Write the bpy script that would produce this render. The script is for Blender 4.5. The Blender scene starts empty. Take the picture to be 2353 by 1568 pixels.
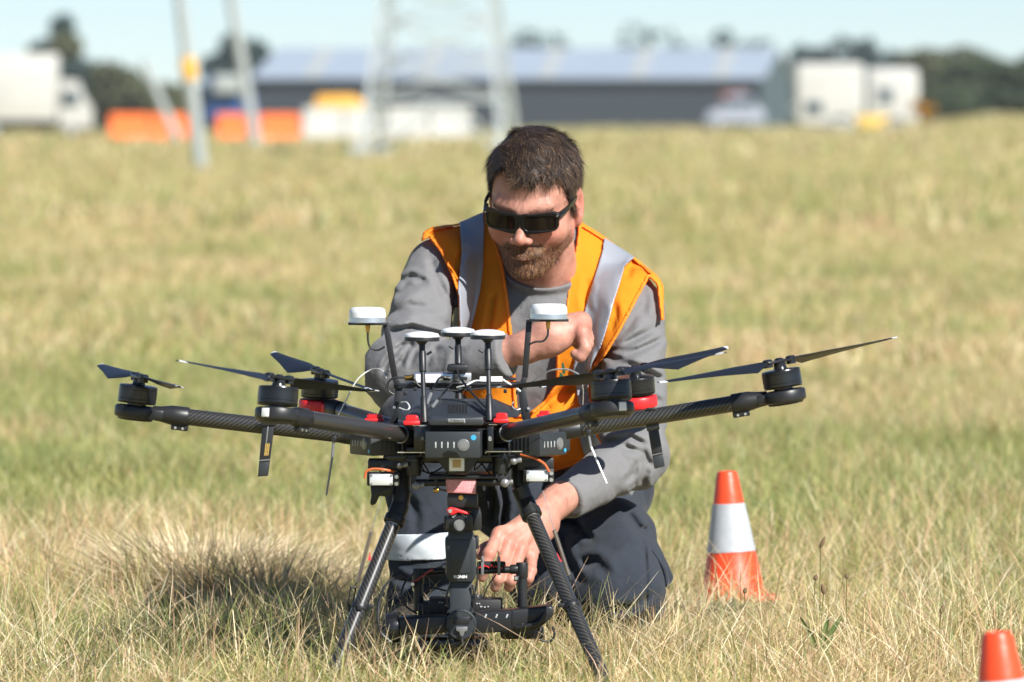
import bpy, bmesh, math, random
import numpy as np
from mathutils import Vector, Matrix, Euler
random.seed(7); RNG = np.random.default_rng(11)
S = bpy.context.scene; COL = S.collection
# ---------------------------------------------------------------- camera
PW, F, HOR, CH = 2353.0, 15720.0, 285.0, 0.96     # layout width in picture units, focal length, horizon row, camera height
cam_d = bpy.data.cameras.new('camera'); cam = bpy.data.objects.new('camera', cam_d); COL.objects.link(cam)
cam.location = (0, 0, CH); cam.rotation_euler = (math.radians(90), 0, 0)
cam_d.sensor_width = 36; cam_d.lens = F/PW*36; cam_d.shift_y = -(784-HOR)/PW
cam_d.clip_start = 0.5; cam_d.clip_end = 6000
cam_d.dof.use_dof = True; cam_d.dof.focus_distance = 12.25; cam_d.dof.aperture_fstop = 7.0
S.camera = cam
# ---------------------------------------------------------------- daylight
SUN = Vector((0.58, -0.70, 0.74)).normalized()
w = bpy.data.worlds.new('World'); S.world = w; w.use_nodes = True
nt = w.node_tree; bg = nt.nodes['Background']; sky = nt.nodes.new('ShaderNodeTexSky')
sky.sky_type = 'NISHITA'; sky.sun_disc = False
sky.sun_elevation = math.asin(SUN.z); sky.sun_rotation = math.atan2(SUN.x, SUN.y)
sky.air_density = 0.62; sky.dust_density = 0.0; sky.ozone_density = 3.2
nt.links.new(sky.outputs[0], bg.inputs[0]); bg.inputs[1].default_value = 0.066
sd = bpy.data.lights.new('sun', 'SUN'); sd.energy = 4.7; sd.angle = math.radians(0.5); sd.color = (1, 0.965, 0.91)
so = bpy.data.objects.new('sun', sd); COL.objects.link(so)
so.rotation_euler = SUN.to_track_quat('Z', 'Y').to_euler(); so.location = (5, -5, 8)
S.render.engine = 'CYCLES'
S.view_settings.view_transform = 'Standard'; S.view_settings.look = 'None'
S.view_settings.exposure = 0.82; S.view_settings.gamma = 1; S.view_settings.use_curve_mapping = False
# ---------------------------------------------------------------- placing helpers
def W(px, py, Y): return Vector(((px-PW/2)/F*Y, Y, CH-(py-HOR)/F*Y))
def Wn(px, py, Y): return np.array(W(px, py, Y))
def m_at(Y): return Y/F                                   # metres in one picture unit at distance Y
# ---------------------------------------------------------------- materials
MATS = {}
def mat(name, col, rough=0.5, metal=0.0, spec=0.5, bump=None, var=None, coat=0, attr=None, transl=0, tcol=None, sss=0, sheen=0):
    """col linear rgb; bump=(scale,strength); var=(scale,amount,othercolour)"""
    if name in MATS: return MATS[name]
    m = bpy.data.materials.new(name); m.use_nodes = True; n = m.node_tree.nodes; l = m.node_tree.links
    b = n['Principled BSDF']; b.inputs['Base Color'].default_value = (*col, 1)
    b.inputs['Roughness'].default_value = rough; b.inputs['Metallic'].default_value = metal
    b.inputs['Specular IOR Level'].default_value = spec; b.inputs['Coat Weight'].default_value = coat
    b.inputs['Coat Roughness'].default_value = .15
    if sss: b.inputs['Subsurface Weight'].default_value = sss; b.inputs['Subsurface Radius'].default_value = (.012, .004, .002); b.inputs['Subsurface Scale'].default_value = 1.0
    if sheen: b.inputs['Sheen Weight'].default_value = sheen; b.inputs['Sheen Roughness'].default_value = .5
    tc = n.new('ShaderNodeTexCoord'); src = None
    if attr:
        a = n.new('ShaderNodeAttribute'); a.attribute_name = attr; src = a.outputs['Color']
    if var:
        t = n.new('ShaderNodeTexNoise'); t.inputs['Scale'].default_value = var[0]; t.inputs['Detail'].default_value = 6; t.inputs['Roughness'].default_value = .65
        l.new(tc.outputs['Object'], t.inputs['Vector'])
        r = n.new('ShaderNodeMapRange'); r.inputs[1].default_value = .38; r.inputs[2].default_value = .68; r.inputs[3].default_value = 0; r.inputs[4].default_value = var[1]
        l.new(t.outputs['Fac'], r.inputs[0])
        mx = n.new('ShaderNodeMix'); mx.data_type = 'RGBA'; mx.inputs[6].default_value = (*col, 1); mx.inputs[7].default_value = (*var[2], 1)
        if src: l.new(src, mx.inputs[6])
        l.new(r.outputs[0], mx.inputs[0]); src = mx.outputs[2]
    if src: l.new(src, b.inputs['Base Color'])
    if bump:
        bs = bump if isinstance(bump, list) else [bump]; prev = None
        for sc, st in bs:
            t = n.new('ShaderNodeTexNoise'); t.inputs['Scale'].default_value = sc; t.inputs['Detail'].default_value = 4
            l.new(tc.outputs['Object'], t.inputs['Vector'])
            bp = n.new('ShaderNodeBump'); bp.inputs['Strength'].default_value = st; bp.inputs['Distance'].default_value = .35/sc
            l.new(t.outputs['Fac'], bp.inputs['Height'])
            if prev: l.new(prev, bp.inputs['Normal'])
            prev = bp.outputs['Normal']
        l.new(prev, b.inputs['Normal'])
    if transl:
        tr = n.new('ShaderNodeBsdfTranslucent'); ms = n.new('ShaderNodeMixShader'); ms.inputs[0].default_value = transl
        if src and not tcol: l.new(src, tr.inputs[0])
        else: tr.inputs[0].default_value = (*(tcol or col), 1)
        l.new(b.outputs[0], ms.inputs[1]); l.new(tr.outputs[0], ms.inputs[2]); l.new(ms.outputs[0], n['Material Output'].inputs[0])
    MATS[name] = m; return m
def srgb(r, g, b): return tuple(((c/255)/12.92 if c/255 <= .04045 else ((c/255+.055)/1.055)**2.4) for c in (r, g, b))
# ---------------------------------------------------------------- object helpers
ORG = {}
def tag(o, label=None, cat=None, group=None, kind=None):
    if label: o['label'] = label
    if cat: o['category'] = cat
    if group: o['group'] = group
    if kind: o['kind'] = kind
    return o
def thing(name, loc, label, cat, group=None):
    o = bpy.data.objects.new(name, None); COL.objects.link(o); o.location = loc; o.empty_display_size = .1
    tag(o, label, cat, group); ORG[o] = Vector(loc); return o
def put(name, me, m, parent=None, loc=None):
    """link mesh data given in world coordinates; origin goes to parent's origin or loc"""
    o = bpy.data.objects.new(name, me)
    COL.objects.link(o)
    org = ORG[parent] if parent else Vector(loc or (0, 0, 0))
    if org.length: me.transform(Matrix.Translation(-org))
    if parent: o.parent = parent
    else: o.location = org
    ORG[o] = org
    if m:
        for x in (m if isinstance(m, (list, tuple)) else [m]): me.materials.append(x)
    return o
def obj(name, bm, m, parent=None, loc=None, smooth=True, ang=35):
    me = bpy.data.meshes.new(name); bmesh.ops.recalc_face_normals(bm, faces=bm.faces[:]); bm.to_mesh(me); bm.free()
    if smooth:
        me.polygons.foreach_set('use_smooth', [True]*len(me.polygons)); me.set_sharp_from_angle(angle=math.radians(ang))
    return put(name, me, m, parent, loc)
def NB():
    b = bmesh.new(); b.loops.layers.uv.new('UVMap'); return b
def _join(bm, tmp):
    me = bpy.data.meshes.new('t'); tmp.to_mesh(me); tmp.free(); bm.from_mesh(me); bpy.data.meshes.remove(me)
def box(bm, c, s, rot=None, bev=0.0, seg=2):
    """c centre, s full sizes, rot 3x3 Matrix"""
    t = NB(); bmesh.ops.create_cube(t, size=1); bmesh.ops.scale(t, vec=s, verts=t.verts)
    if bev: bmesh.ops.bevel(t, geom=t.edges[:], offset=min(bev, min(s)*.45), segments=seg, affect='EDGES', profile=.5)
    M = Matrix.Translation(c) @ (rot.to_4x4() if rot else Matrix())
    bmesh.ops.transform(t, matrix=M, verts=t.verts); _join(bm, t); return bm
def pbox(bm, x0, y0, x1, y1, Y0, Y1, bev=.0015, seg=2):
    """box whose front face at distance Y0 covers the picture rectangle"""
    a = W(x0, y0, Y0); b = W(x1, y1, Y0)
    return box(bm, Vector(((a.x+b.x)/2, (Y0+Y1)/2, (a.z+b.z)/2)), (abs(b.x-a.x), Y1-Y0, abs(a.z-b.z)), bev=bev, seg=seg)
def prism(bm, pts, Y0, Y1, bev=0, seg=2):
    """outline in picture units at distance Y0, given real depth back to Y1"""
    t = NB(); q = [W(x, y, Y0) for x, y in pts]
    f = t.faces.new([t.verts.new(v) for v in q]); r = bmesh.ops.extrude_face_region(t, geom=[f])
    bmesh.ops.translate(t, vec=(0, Y1-Y0, 0), verts=[v for v in r['geom'] if isinstance(v, bmesh.types.BMVert)])
    bmesh.ops.recalc_face_normals(t, faces=t.faces[:])
    if bev: bmesh.ops.bevel(t, geom=t.edges[:], offset=bev, segments=seg, affect='EDGES', profile=.5)
    _join(bm, t); return bm
def frame_of(d):
    d = d.normalized(); u = Vector((0, 0, 1)) if abs(d.z) < .9 else Vector((1, 0, 0))
    x = u.cross(d).normalized(); y = d.cross(x).normalized(); return x, y, d
def tube(bm, pts, r, seg=12, cap=True, uvlen=True):
    """pts list of Vectors, r number or list"""
    n = len(pts); rs = r if isinstance(r, (list, tuple)) else [r]*n
    uvl = bm.loops.layers.uv.verify(); rings = []; L = [0]; px = None
    for i in range(1, n): L.append(L[-1]+(pts[i]-pts[i-1]).length)
    for i in range(n):
        d = (pts[min(i+1, n-1)]-pts[max(i-1, 0)]).normalized()
        if px is None: x, y, _ = frame_of(d)
        else:
            x = (px-d*px.dot(d)).normalized(); y = d.cross(x)
        px = x
        rings.append([bm.verts.new(pts[i]+(x*math.cos(a)+y*math.sin(a))*rs[i]) for a in [2*math.pi*k/seg for k in range(seg)]])
    for i in range(n-1):
        for k in range(seg):
            k2 = (k+1) % seg
            f = bm.faces.new((rings[i][k], rings[i][k2], rings[i+1][k2], rings[i+1][k]))
            vv = [k/seg, (k+1)/seg, (k+1)/seg, k/seg]; ll = [L[i], L[i], L[i+1], L[i+1]]
            for lp, v_, l_ in zip(f.loops, vv, ll): lp[uvl].uv = (l_, v_*2*math.pi*rs[i])
    if cap:
        bm.faces.new(rings[0][::-1]); bm.faces.new(rings[-1])
    return bm
def cyl(bm, a, b, r1, r2=None, seg=24, bev=0):
    r2 = r1 if r2 is None else r2
    if bev:
        d = (b-a).normalized()*bev
        return tube(bm, [a, a+d*.3, a+d, b-d, b-d*.3, b], [r1-bev, r1-bev*.3, r1, r2, r2-bev*.3, r2-bev], seg)
    return tube(bm, [a, b], [r1, r2], seg)
def lathe(bm, prof, o, ax, seg=32):
    """prof list of (radius, height along ax)"""
    x, y, d = frame_of(ax)
    if abs(d.z) > .9: x = Vector((1, 0, 0)); x = (x-d*x.dot(d)).normalized(); y = d.cross(x)
    prev = None; first = None
    for r, h in prof:
        ring = [bm.verts.new(o+d*h+(x*math.cos(a)+y*math.sin(a))*max(r, 1e-5)) for a in [2*math.pi*k/seg for k in range(seg)]]
        if prev:
            for k in range(seg): bm.faces.new((prev[k], prev[(k+1) % seg], ring[(k+1) % seg], ring[k]))
        else: first = ring
        prev = ring
    bm.faces.new(first[::-1]); bm.faces.new(prev); return bm
def spline(pts, n=8):
    """Catmull-Rom through pts"""
    P = [pts[0]*2-pts[1]]+list(pts)+[pts[-1]*2-pts[-2]]; out = []
    for i in range(1, len(P)-2):
        for k in range(n):
            t = k/n; a, b, c, d = P[i-1], P[i], P[i+1], P[i+2]
            out.append(.5*((2*b)+(c-a)*t+(2*a-5*b+4*c-d)*t*t+(3*b-a-3*c+d)*t**3))
    out.append(pts[-1]); return out
def np_mesh(name, V, Fc, smooth=True):
    """Fc (M,3) or (M,4) int array"""
    me = bpy.data.meshes.new(name); V = np.asarray(V, np.float32); k = Fc.shape[1]; M = len(Fc)
    me.vertices.add(len(V)); me.vertices.foreach_set('co', V.ravel())
    me.loops.add(M*k); me.loops.foreach_set('vertex_index', Fc.astype(np.int32).ravel())
    me.polygons.add(M); me.polygons.foreach_set('loop_start', np.arange(0, M*k, k, dtype=np.int32))
    try: me.polygons.foreach_set('loop_total', np.full(M, k, np.int32))
    except Exception: pass
    me.update(calc_edges=True)
    if smooth: me.polygons.foreach_set('use_smooth', np.ones(M, bool))
    return me
def text(name, s, size, pos, m, parent, rot=(math.pi/2, 0, 0), depth=.0002, bold=0.0):
    c = bpy.data.curves.new('t', 'FONT'); c.body = s; c.size = size; c.align_x = 'CENTER'; c.align_y = 'CENTER'; c.extrude = depth; c.offset = bold; c.resolution_u = 3
    o = bpy.data.objects.new('t', c); COL.objects.link(o); bpy.context.view_layer.update()
    me = bpy.data.meshes.new_from_object(o.evaluated_get(bpy.context.evaluated_depsgraph_get()))
    bpy.data.objects.remove(o); bpy.data.curves.remove(c)
    me.name = name; me.materials.clear()
    me.transform(Matrix.Translation(pos) @ Euler(rot).to_matrix().to_4x4()); return put(name, me, m, parent)
# ---------------------------------------------------------------- noise and signed distance modelling
_T = RNG.random((32, 32, 32)).astype(np.float32)
def noise3(P, s):
    """smooth value noise -1..1, s cells per metre (number or 3 numbers)"""
    q = P*np.asarray(s, np.float32)+np.float32(100.); i = np.floor(q).astype(np.int32); f = q-i; f = f*f*(3-2*f); r = 0
    for dx in (0, 1):
        wx = f[:, 0] if dx else 1-f[:, 0]
        for dy in (0, 1):
            wy = f[:, 1] if dy else 1-f[:, 1]
            for dz in (0, 1):
                wz = f[:, 2] if dz else 1-f[:, 2]
                r = r+wx*wy*wz*_T[(i[:, 0]+dx) & 31, (i[:, 1]+dy) & 31, (i[:, 2]+dz) & 31]
    return r*2-1
def A(v): return np.asarray(v, np.float32)
def sph(P, c, r): return np.linalg.norm(P-A(c), axis=1)-r
def ell(P, c, r, R=None):
    q = P-A(c)
    if R is not None: q = q@A(R)           # columns of R are local axes
    k0 = np.linalg.norm(q/A(r), axis=1); k1 = np.linalg.norm(q/(A(r)**2), axis=1)+1e-9
    return k0*(k0-1)/k1
def rc(P, a, b, r1, r2=None):
    r2 = r1 if r2 is None else r2; a = A(a); b = A(b); ba = b-a; pa = P-a
    t = np.clip(pa@ba/(ba@ba), 0, 1); return np.linalg.norm(pa-t[:, None]*ba, axis=1)-(r1+(r2-r1)*t)
def rbox(P, c, s, r, R=None):
    q = P-A(c)
    if R is not None: q = q@A(R)
    q = np.abs(q)-A(s)/2+r; return np.linalg.norm(np.maximum(q, 0), axis=1)+np.minimum(q.max(axis=1), 0)-r
def smin(a, b, k):
    h = np.clip(.5+.5*(b-a)/k, 0, 1); return b+(a-b)*h-k*h*(1-h)
def smax(a, b, k): return -smin(-a, -b, k)
def pix(P):
    s = F/P[:, 1]; return P[:, 0]*s+PW/2, (CH-P[:, 2])*s+HOR
def poly(P, pts, Yref):
    """signed distance in metres to an outline given in picture units at distance Yref (a real prism along the depth)"""
    q = [W(x, y, Yref) for x, y in pts]; vx = np.array([v.x for v in q]); vz = np.array([v.z for v in q])
    x = P[:, 0]; z = P[:, 2]; d = np.full(len(P), 1e9, np.float32); s = np.ones(len(P), np.float32); n = len(q); j = n-1
    for i in range(n):
        ex, ez = vx[j]-vx[i], vz[j]-vz[i]; wx, wz = x-vx[i], z-vz[i]
        t = np.clip((wx*ex+wz*ez)/(ex*ex+ez*ez), 0, 1); bx, bz = wx-ex*t, wz-ez*t; d = np.minimum(d, bx*bx+bz*bz)
        c1 = z >= vz[i]; c2 = z < vz[j]; c3 = ex*wz > ez*wx
        fl = (c1 & c2 & c3) | (~c1 & ~c2 & ~c3); s = np.where(fl, -s, s); j = i
    return s*np.sqrt(d)
def sdf_mesh(name, f, lo, hi, h, B=8, slack=1.25):
    lo = np.asarray(lo, float); n = np.ceil((np.asarray(hi)-lo)/h/B).astype(int)*B
    nb = n//B; ci = np.stack(np.meshgrid(*[np.arange(k) for k in nb], indexing='ij'), -1).reshape(-1, 3)
    cc = (lo+(ci+.5)*B*h-.5*h).astype(np.float32); fd = f(cc); keep = np.abs(fd) < B*h*.87*slack+h*2
    D = np.repeat(np.repeat(np.repeat(np.where(fd < 0, -1, 1).astype(np.float32).reshape(nb), B, 0), B, 1), B, 2)
    D5 = D.reshape(nb[0], B, nb[1], B, nb[2], B)
    off = np.stack(np.meshgrid(*[np.arange(B)]*3, indexing='ij'), -1).reshape(1, -1, 3); K = ci[keep]
    for s in range(0, len(K), 1200):
        k = K[s:s+1200]; pts = (lo+(k[:, None, :]*B+off)*h).reshape(-1, 3).astype(np.float32)
        D5[k[:, 0], :, k[:, 1], :, k[:, 2], :] = f(pts).reshape(len(k), B, B, B)
    Sg = D < 0; c = np.zeros(tuple(np.array(D.shape)-1), np.int8); sl = lambda a: slice(1, None) if a else slice(None, -1)
    for a in (0, 1):
        for b in (0, 1):
            for e in (0, 1): c += Sg[sl(a), sl(b), sl(e)]
    act = (c > 0) & (c < 8); idx = np.argwhere(act); vid = np.full(act.shape, -1, np.int32); vid[act] = np.arange(len(idx))
    cor = [(a, b, e) for a in (0, 1) for b in (0, 1) for e in (0, 1)]
    val = {k: D[idx[:, 0]+k[0], idx[:, 1]+k[1], idx[:, 2]+k[2]] for k in cor}
    acc = np.zeros((len(idx), 3), np.float32); cnt = np.zeros(len(idx), np.float32)
    for k in cor:
        for ax in range(3):
            if k[ax]: continue
            k2 = list(k); k2[ax] = 1; k2 = tuple(k2); a = val[k]; b = val[k2]; x = (a < 0) != (b < 0)
            t = np.where(x, a/(np.where(x, a-b, 1)), 0); p = np.tile(A(k), (len(idx), 1)); p[:, ax] += t
            acc[x] += p[x]; cnt[x] += 1
    V = lo+(idx+acc/cnt[:, None])*h
    quads = []
    for ax in range(3):
        s0 = [slice(1, -1)]*3; s0[ax] = slice(0, -1); s1 = list(s0); s1[ax] = slice(1, None)
        a = Sg[tuple(s0)]; b = Sg[tuple(s1)]; e = np.argwhere(a != b)
        if not len(e): continue
        base = e.copy()
        for o_ in range(3):
            if o_ != ax: base[:, o_] += 1
        u, v = [(1, 2), (2, 0), (0, 1)][ax]
        def cid(du, dv):
            q = base.copy(); q[:, u] -= du; q[:, v] -= dv; return vid[q[:, 0], q[:, 1], q[:, 2]]
        q = np.stack([cid(1, 1), cid(0, 1), cid(0, 0), cid(1, 0)], 1)
        fl = ~a[tuple(e.T)]; q[fl] = q[fl][:, ::-1]; quads.append(q)
    Q = np.concatenate(quads); Q = Q[(Q >= 0).all(1)]
    return V.astype(np.float32), Q
def grad(f, V, e=.0015):
    g = np.stack([f(V+A([e, 0, 0]))-f(V-A([e, 0, 0])), f(V+A([0, e, 0]))-f(V-A([0, e, 0])), f(V+A([0, 0, e]))-f(V-A([0, 0, e]))], 1)
    return g/(np.linalg.norm(g, axis=1, keepdims=True)+1e-9)
def set_col(me, C, name='tint'):
    a = me.color_attributes.new(name, 'FLOAT_COLOR', 'POINT'); C4 = np.ones((len(C), 4), np.float32); C4[:, :3] = C; a.data.foreach_set('color', C4.ravel())
def ribbons(P, wd, side):
    """P (N,K,3) strand points, wd (N,K) widths, side (N,3) -> verts, quads"""
    N, K, _ = P.shape; L = P-side[:, None, :]*wd[..., None]/2; R = P+side[:, None, :]*wd[..., None]/2
    V = np.stack([L, R], 2).reshape(-1, 3); b = (np.arange(N)*K*2)[:, None]+np.arange(K-1)[None]*2
    return V, np.stack([b, b+1, b+3, b+2], -1).reshape(-1, 4)
# ================================================================ GROUND
def terrain(x, y):
    x = np.asarray(x, float); y = np.asarray(y, float)
    z = .012*np.sin(x*2.1+y*.7)+.01*np.sin(y*1.7-x*1.3)
    z = z*np.clip(1.2-np.abs(y-13)/60, .0, 1)
    z = z-.02
    far = np.clip((y-190)/210, 0, 1)**1.5; px = x/np.maximum(y, 1)*F+PW/2
    z = z+far*(.20+np.clip((px-900)/500, 0, 1)*.32+np.clip((px-1950)/320, 0, 1)**1.5*.82*np.clip(1.5-np.abs(px-2300)/1500, 0, 1))
    return z
ys = np.unique(np.concatenate([np.linspace(-30, 8, 12), np.linspace(8, 30, 110), np.linspace(30, 200, 60), np.geomspace(200, 1350, 60)]))
us = np.linspace(-1, 1, 161); us = np.sign(us)*np.abs(us)**1.8
X = us[None, :]*(np.maximum(ys, 10)[:, None]*.9+25); Yg = np.repeat(ys[:, None], len(us), 1)
Zg = terrain(X, Yg)
Vg = np.stack([X, Yg, Zg], -1).reshape(-1, 3); nx = len(us); i0 = (np.arange(len(ys)-1)[:, None]*nx+np.arange(nx-1)[None]).ravel()
gm = mat('field_soil', srgb(150, 140, 84), 1.0, spec=.05)
def build_field(m):
    n = m.node_tree.nodes; l = m.node_tree.links; b = n['Principled BSDF']; tc = n.new('ShaderNodeTexCoord')
    mp = n.new('ShaderNodeMapping'); mp.inputs['Scale'].default_value = (1, .28, 1); l.new(tc.outputs['Object'], mp.inputs[0])
    def nz(sc, det, src): 
        t = n.new('ShaderNodeTexNoise'); t.inputs['Scale'].default_value = sc; t.inputs['Detail'].default_value = det; l.new(src, t.inputs['Vector']); return t.outputs['Fac']
    def ramp(f, stops):
        r = n.new('ShaderNodeValToRGB'); e = r.color_ramp.elements
        while len(e) < len(stops): e.new(.5)
        for k, (p, c) in zip(e, stops): k.position = p; k.color = (*c, 1)
        l.new(f, r.inputs[0]); return r.outputs[0]
    big = ramp(nz(.35, 5, mp.outputs[0]), [(.36, srgb(138, 140, 74)), (.5, srgb(176, 164, 108)), (.64, srgb(190, 166, 118))])
    small = ramp(nz(3.5, 6, mp.outputs[0]), [(.3, srgb(120, 118, 62)), (.55, srgb(178, 164, 106)), (.75, srgb(196, 180, 134))])
    mx = n.new('ShaderNodeMix'); mx.data_type = 'RGBA'; mx.inputs[0].default_value = .45; l.new(big, mx.inputs[6]); l.new(small, mx.inputs[7]); 
    l.new(mx.outputs[2], b.inputs['Base Color'])
build_field(gm)
g = put('ground', np_mesh('ground', Vg, np.stack([i0, i0+1, i0+nx+1, i0+nx], 1)), gm); tag(g, 'flat dry grass field reaching to the horizon', kind='structure')
def fbm1(x): return noise3(np.stack([x, 0*x+2.2, 0*x+5.5], 1).astype(np.float32), 1)
# ================================================================ FAR BACKGROUND
def gz(px, Y): return float(terrain((px-PW/2)/F*Y, Y))
def gpt(px, Y):
    v = W(px, 0, Y); v.z = gz(px, Y); return v
m_slate = mat('slate_cladding', srgb(40, 49, 55), .6, var=(.05, .5, srgb(34, 42, 48)))
m_gable = mat('gable_cladding', srgb(66, 84, 90), .6)
m_roof = mat('roof_sheet', srgb(148, 160, 174), .6, var=(.08, .6, srgb(156, 168, 180)))
m_sky = mat('skylight_sheet', srgb(166, 171, 168), .6)
m_conc = mat('concrete_grey', srgb(150, 158, 158), .8, var=(3, .5, srgb(170, 174, 170)))
m_galv = mat('galvanised', srgb(176, 184, 184), .5, metal=.3)
m_white = mat('white_paint', srgb(192, 192, 187), .5, var=(.7, .6, srgb(174, 174, 168)))
m_orange_b = mat('orange_plastic', srgb(240, 118, 45), .55, var=(.8, .5, srgb(226, 104, 40)))
m_yellow = mat('yellow_paint', srgb(222, 168, 60), .5)
m_blue = mat('blue_paint', srgb(52, 84, 140), .4)
m_glass = mat('vehicle_glass', srgb(40, 60, 70), .08, spec=.6)
m_tyre = mat('tyre_rubber', (.02, .02, .02), .85)
m_dark = mat('dark_frame', (.03, .033, .035), .6)
# ---- warehouse
Yw = 700.; wh = thing('warehouse', gpt(1200, Yw), 'long slate grey warehouse with pale blue metal roof across the back of the field', 'warehouse')
k = Yw/F; zb = gz(1200, Yw)-.3
def wp(px, py, Y=Yw): return W(px, py, Y)
ex0, ex1 = wp(585, 190).x, wp(1745, 180).x; ze = wp(0, 183).z; zr = wp(0, 113).z; dep = 26.; xb = wp(1842, 0).x
bm = NB(); box(bm, Vector(((ex0+ex1)/2, Yw+.15, (ze+zb)/2)), (ex1-ex0, .3, ze-zb)); box(bm, Vector(((ex0+ex1)/2+3, Yw+dep, (ze+zb)/2)), (ex1-ex0, .3, ze-zb)); obj('wall', bm, m_slate, wh, smooth=False)
bm = NB()
a = [Vector((ex1, Yw, zb)), Vector((xb, Yw+dep, zb)), Vector((xb, Yw+dep, ze)), Vector((ex1+(xb-ex1)*.52, Yw+dep/2, zr)), Vector((ex1, Yw, ze))]
q = [bm.verts.new(v) for v in a]; q2 = [bm.verts.new(v-Vector((.35, 0, 0))) for v in a]
bm.faces.new(q); bm.faces.new(q2[::-1])
for i in range(5): bm.faces.new((q[i], q[(i+1) % 5], q2[(i+1) % 5], q2[i]))
obj('gable_wall', bm, m_gable, wh, smooth=False)
bm = NB(); mx_ = ex1+(xb-ex1)*.52; lx = ex0+2
a = [Vector((ex0-.4, Yw-.5, ze)), Vector((ex1+.4, Yw-.5, ze)), Vector((mx_+.4, Yw+dep/2, zr)), Vector((lx, Yw+dep/2, zr))]
b_ = [Vector((lx, Yw+dep/2, zr)), Vector((mx_+.4, Yw+dep/2, zr)), Vector((xb+.4, Yw+dep+.5, ze)), Vector((ex0+4, Yw+dep+.5, ze))]
for qd in (a, b_):
    t = [bm.verts.new(v) for v in qd]; t2 = [bm.verts.new(v+Vector((0, 0, .25))) for v in qd]; bm.faces.new(t); bm.faces.new(t2[::-1])
    for i in range(4): bm.faces.new((t[i], t[(i+1) % 4], t2[(i+1) % 4], t2[i]))
obj('roof', bm, m_roof, wh, smooth=False)
for px in (700, 960, 1240, 1450, 1640):
    x0 = wp(px, 0).x; s = Vector((1.35*1.0, dep/2+.5, zr-ze)); bm = NB(); t = []
    for u, v in ((0, 0), (1.3, 0), (1.3, 1), (0, 1)): t.append(Vector((x0+u+v*(mx_-ex1)*.62, Yw-.5+v*(dep/2+.5)-.02, ze+v*(zr-ze)+.262)))
    q = [bm.verts.new(v) for v in t]; q2 = [bm.verts.new(v+Vector((0, 0, .06))) for v in t]; bm.faces.new(q); bm.faces.new(q2[::-1])
    for i in range(4): bm.faces.new((q[i], q[(i+1) % 4], q2[(i+1) % 4], q2[i]))
    obj('skylight', bm, m_sky, wh, smooth=False)
bm = NB(); box(bm, Vector(((ex0+ex1)/2, Yw-.6, ze-.1)), (ex1-ex0+.8, .3, .35)); obj('gutter', bm, m_slate, wh, smooth=False)
# ---- poles
def pole(name, p0, p1, r0, r1, label, m, band=None, cat='pole', Y=144., ext=1.9):
    b0 = gpt(p0[0], Y); d = (W(*p1, Y)-b0); top = b0+d*ext
    t = thing(name, b0, label, cat); bm = NB(); tube(bm, [b0-d.normalized()*.4]+[b0+(top-b0)*i/6 for i in range(7)], [r0]+[r0+(r1-r0)*i/6 for i in range(7)], 20); obj('pole_shaft', bm, m, t)
    if band:
        f0, f1 = band; bm = NB(); cyl(bm, b0+d*f0, b0+d*f1, r0*1.22, r0*1.22, 20, bev=.02); obj('marker_band', bm, m_yellow, t)
        bm = NB(); cyl(bm, b0+d*.02, b0+d*f0*.995, r0*1.14, r0*1.1, 20); obj('sleeve', bm, m_conc, t)
        for kk in (0, 1):
            bm = NB(); cyl(bm, b0+d*(f1+.02), b0+d*(f1+.035), r0*1.1, r0*1.1, 20); obj('collar_ring', bm, m_galv, t)
            f1 += .2
    return t
pole('utility_pole', (462, 392), (414, 0), .135, .10, 'pale concrete pole with a yellow marker band, standing nearest in the field', m_conc, (.53, .66), 'pole')
pole('utility_pole', (588, 335), (532, 0), .22, .15, 'bare grey leaning pole between the yellow banded pole and the warehouse', m_conc, None, 'pole', 250.)
pole('stay_pole', (412, 300), (328, 140), .22, .17, 'slanting grey stay pole leaning left of the yellow banded pole', m_conc, None, 'pole', 300., 1.0)
# ---- lattice pylon
Yp = 210.; py = thing('lattice_pylon', gpt(1015, Yp), 'galvanised lattice pylon with cross bracing in front of the warehouse', 'pylon')
def leg(a, b, r, name='tower_leg', t=py, sub=1):
    bm = NB(); d = (b-a).normalized(); x, y, _ = frame_of(d); R = Matrix((x, y, d)).transposed(); box(bm, (a+b)/2, (r*2, r*2, (b-a).length), R); return obj(name, bm, m_galv, t, smooth=False)
hw0, hw1, Hh = 2.15, 1.15, 9.; c0 = gpt(1012, Yp)
def corner(sx, sy, z): f_ = z/Hh; w_ = hw0+(hw1-hw0)*f_; return c0+Vector((sx*w_+sy*.12*w_, sy*w_, z))
cs = [(-1, -1), (1, -1), (1, 1), (-1, 1)]
for sx, sy in cs: leg(corner(sx, sy, -.2), corner(sx, sy, Hh), .075)
lv = [0, 1.7, 2.9, 4.1, 5.2, 6.2, 7.2, 8.1, 9.]
for i in range(len(lv)-1):
    for j in range(4):
        p, q = cs[j], cs[(j+1) % 4]
        leg(corner(*p, lv[i+1]), corner(*q, lv[i+1]), .035, 'cross_bar')
        if i == 0:
            m0 = (corner(*p, lv[1])+corner(*q, lv[1]))/2; leg(corner(*p, .1), m0, .045, 'diagonal_brace'); leg(corner(*q, .1), m0, .045, 'diagonal_brace')
        else: leg(corner(*p, lv[i]), corner(*q, lv[i+1]), .03, 'diagonal_brace'); leg(corner(*q, lv[i]), corner(*p, lv[i+1]), .03, 'diagonal_brace')
for sx, sy in cs:
    bm = NB(); box(bm, corner(sx, sy, 0)+Vector((0, 0, .1)), (.7, .7, .5), bev=.03); obj('footing', bm, m_conc, py)
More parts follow.
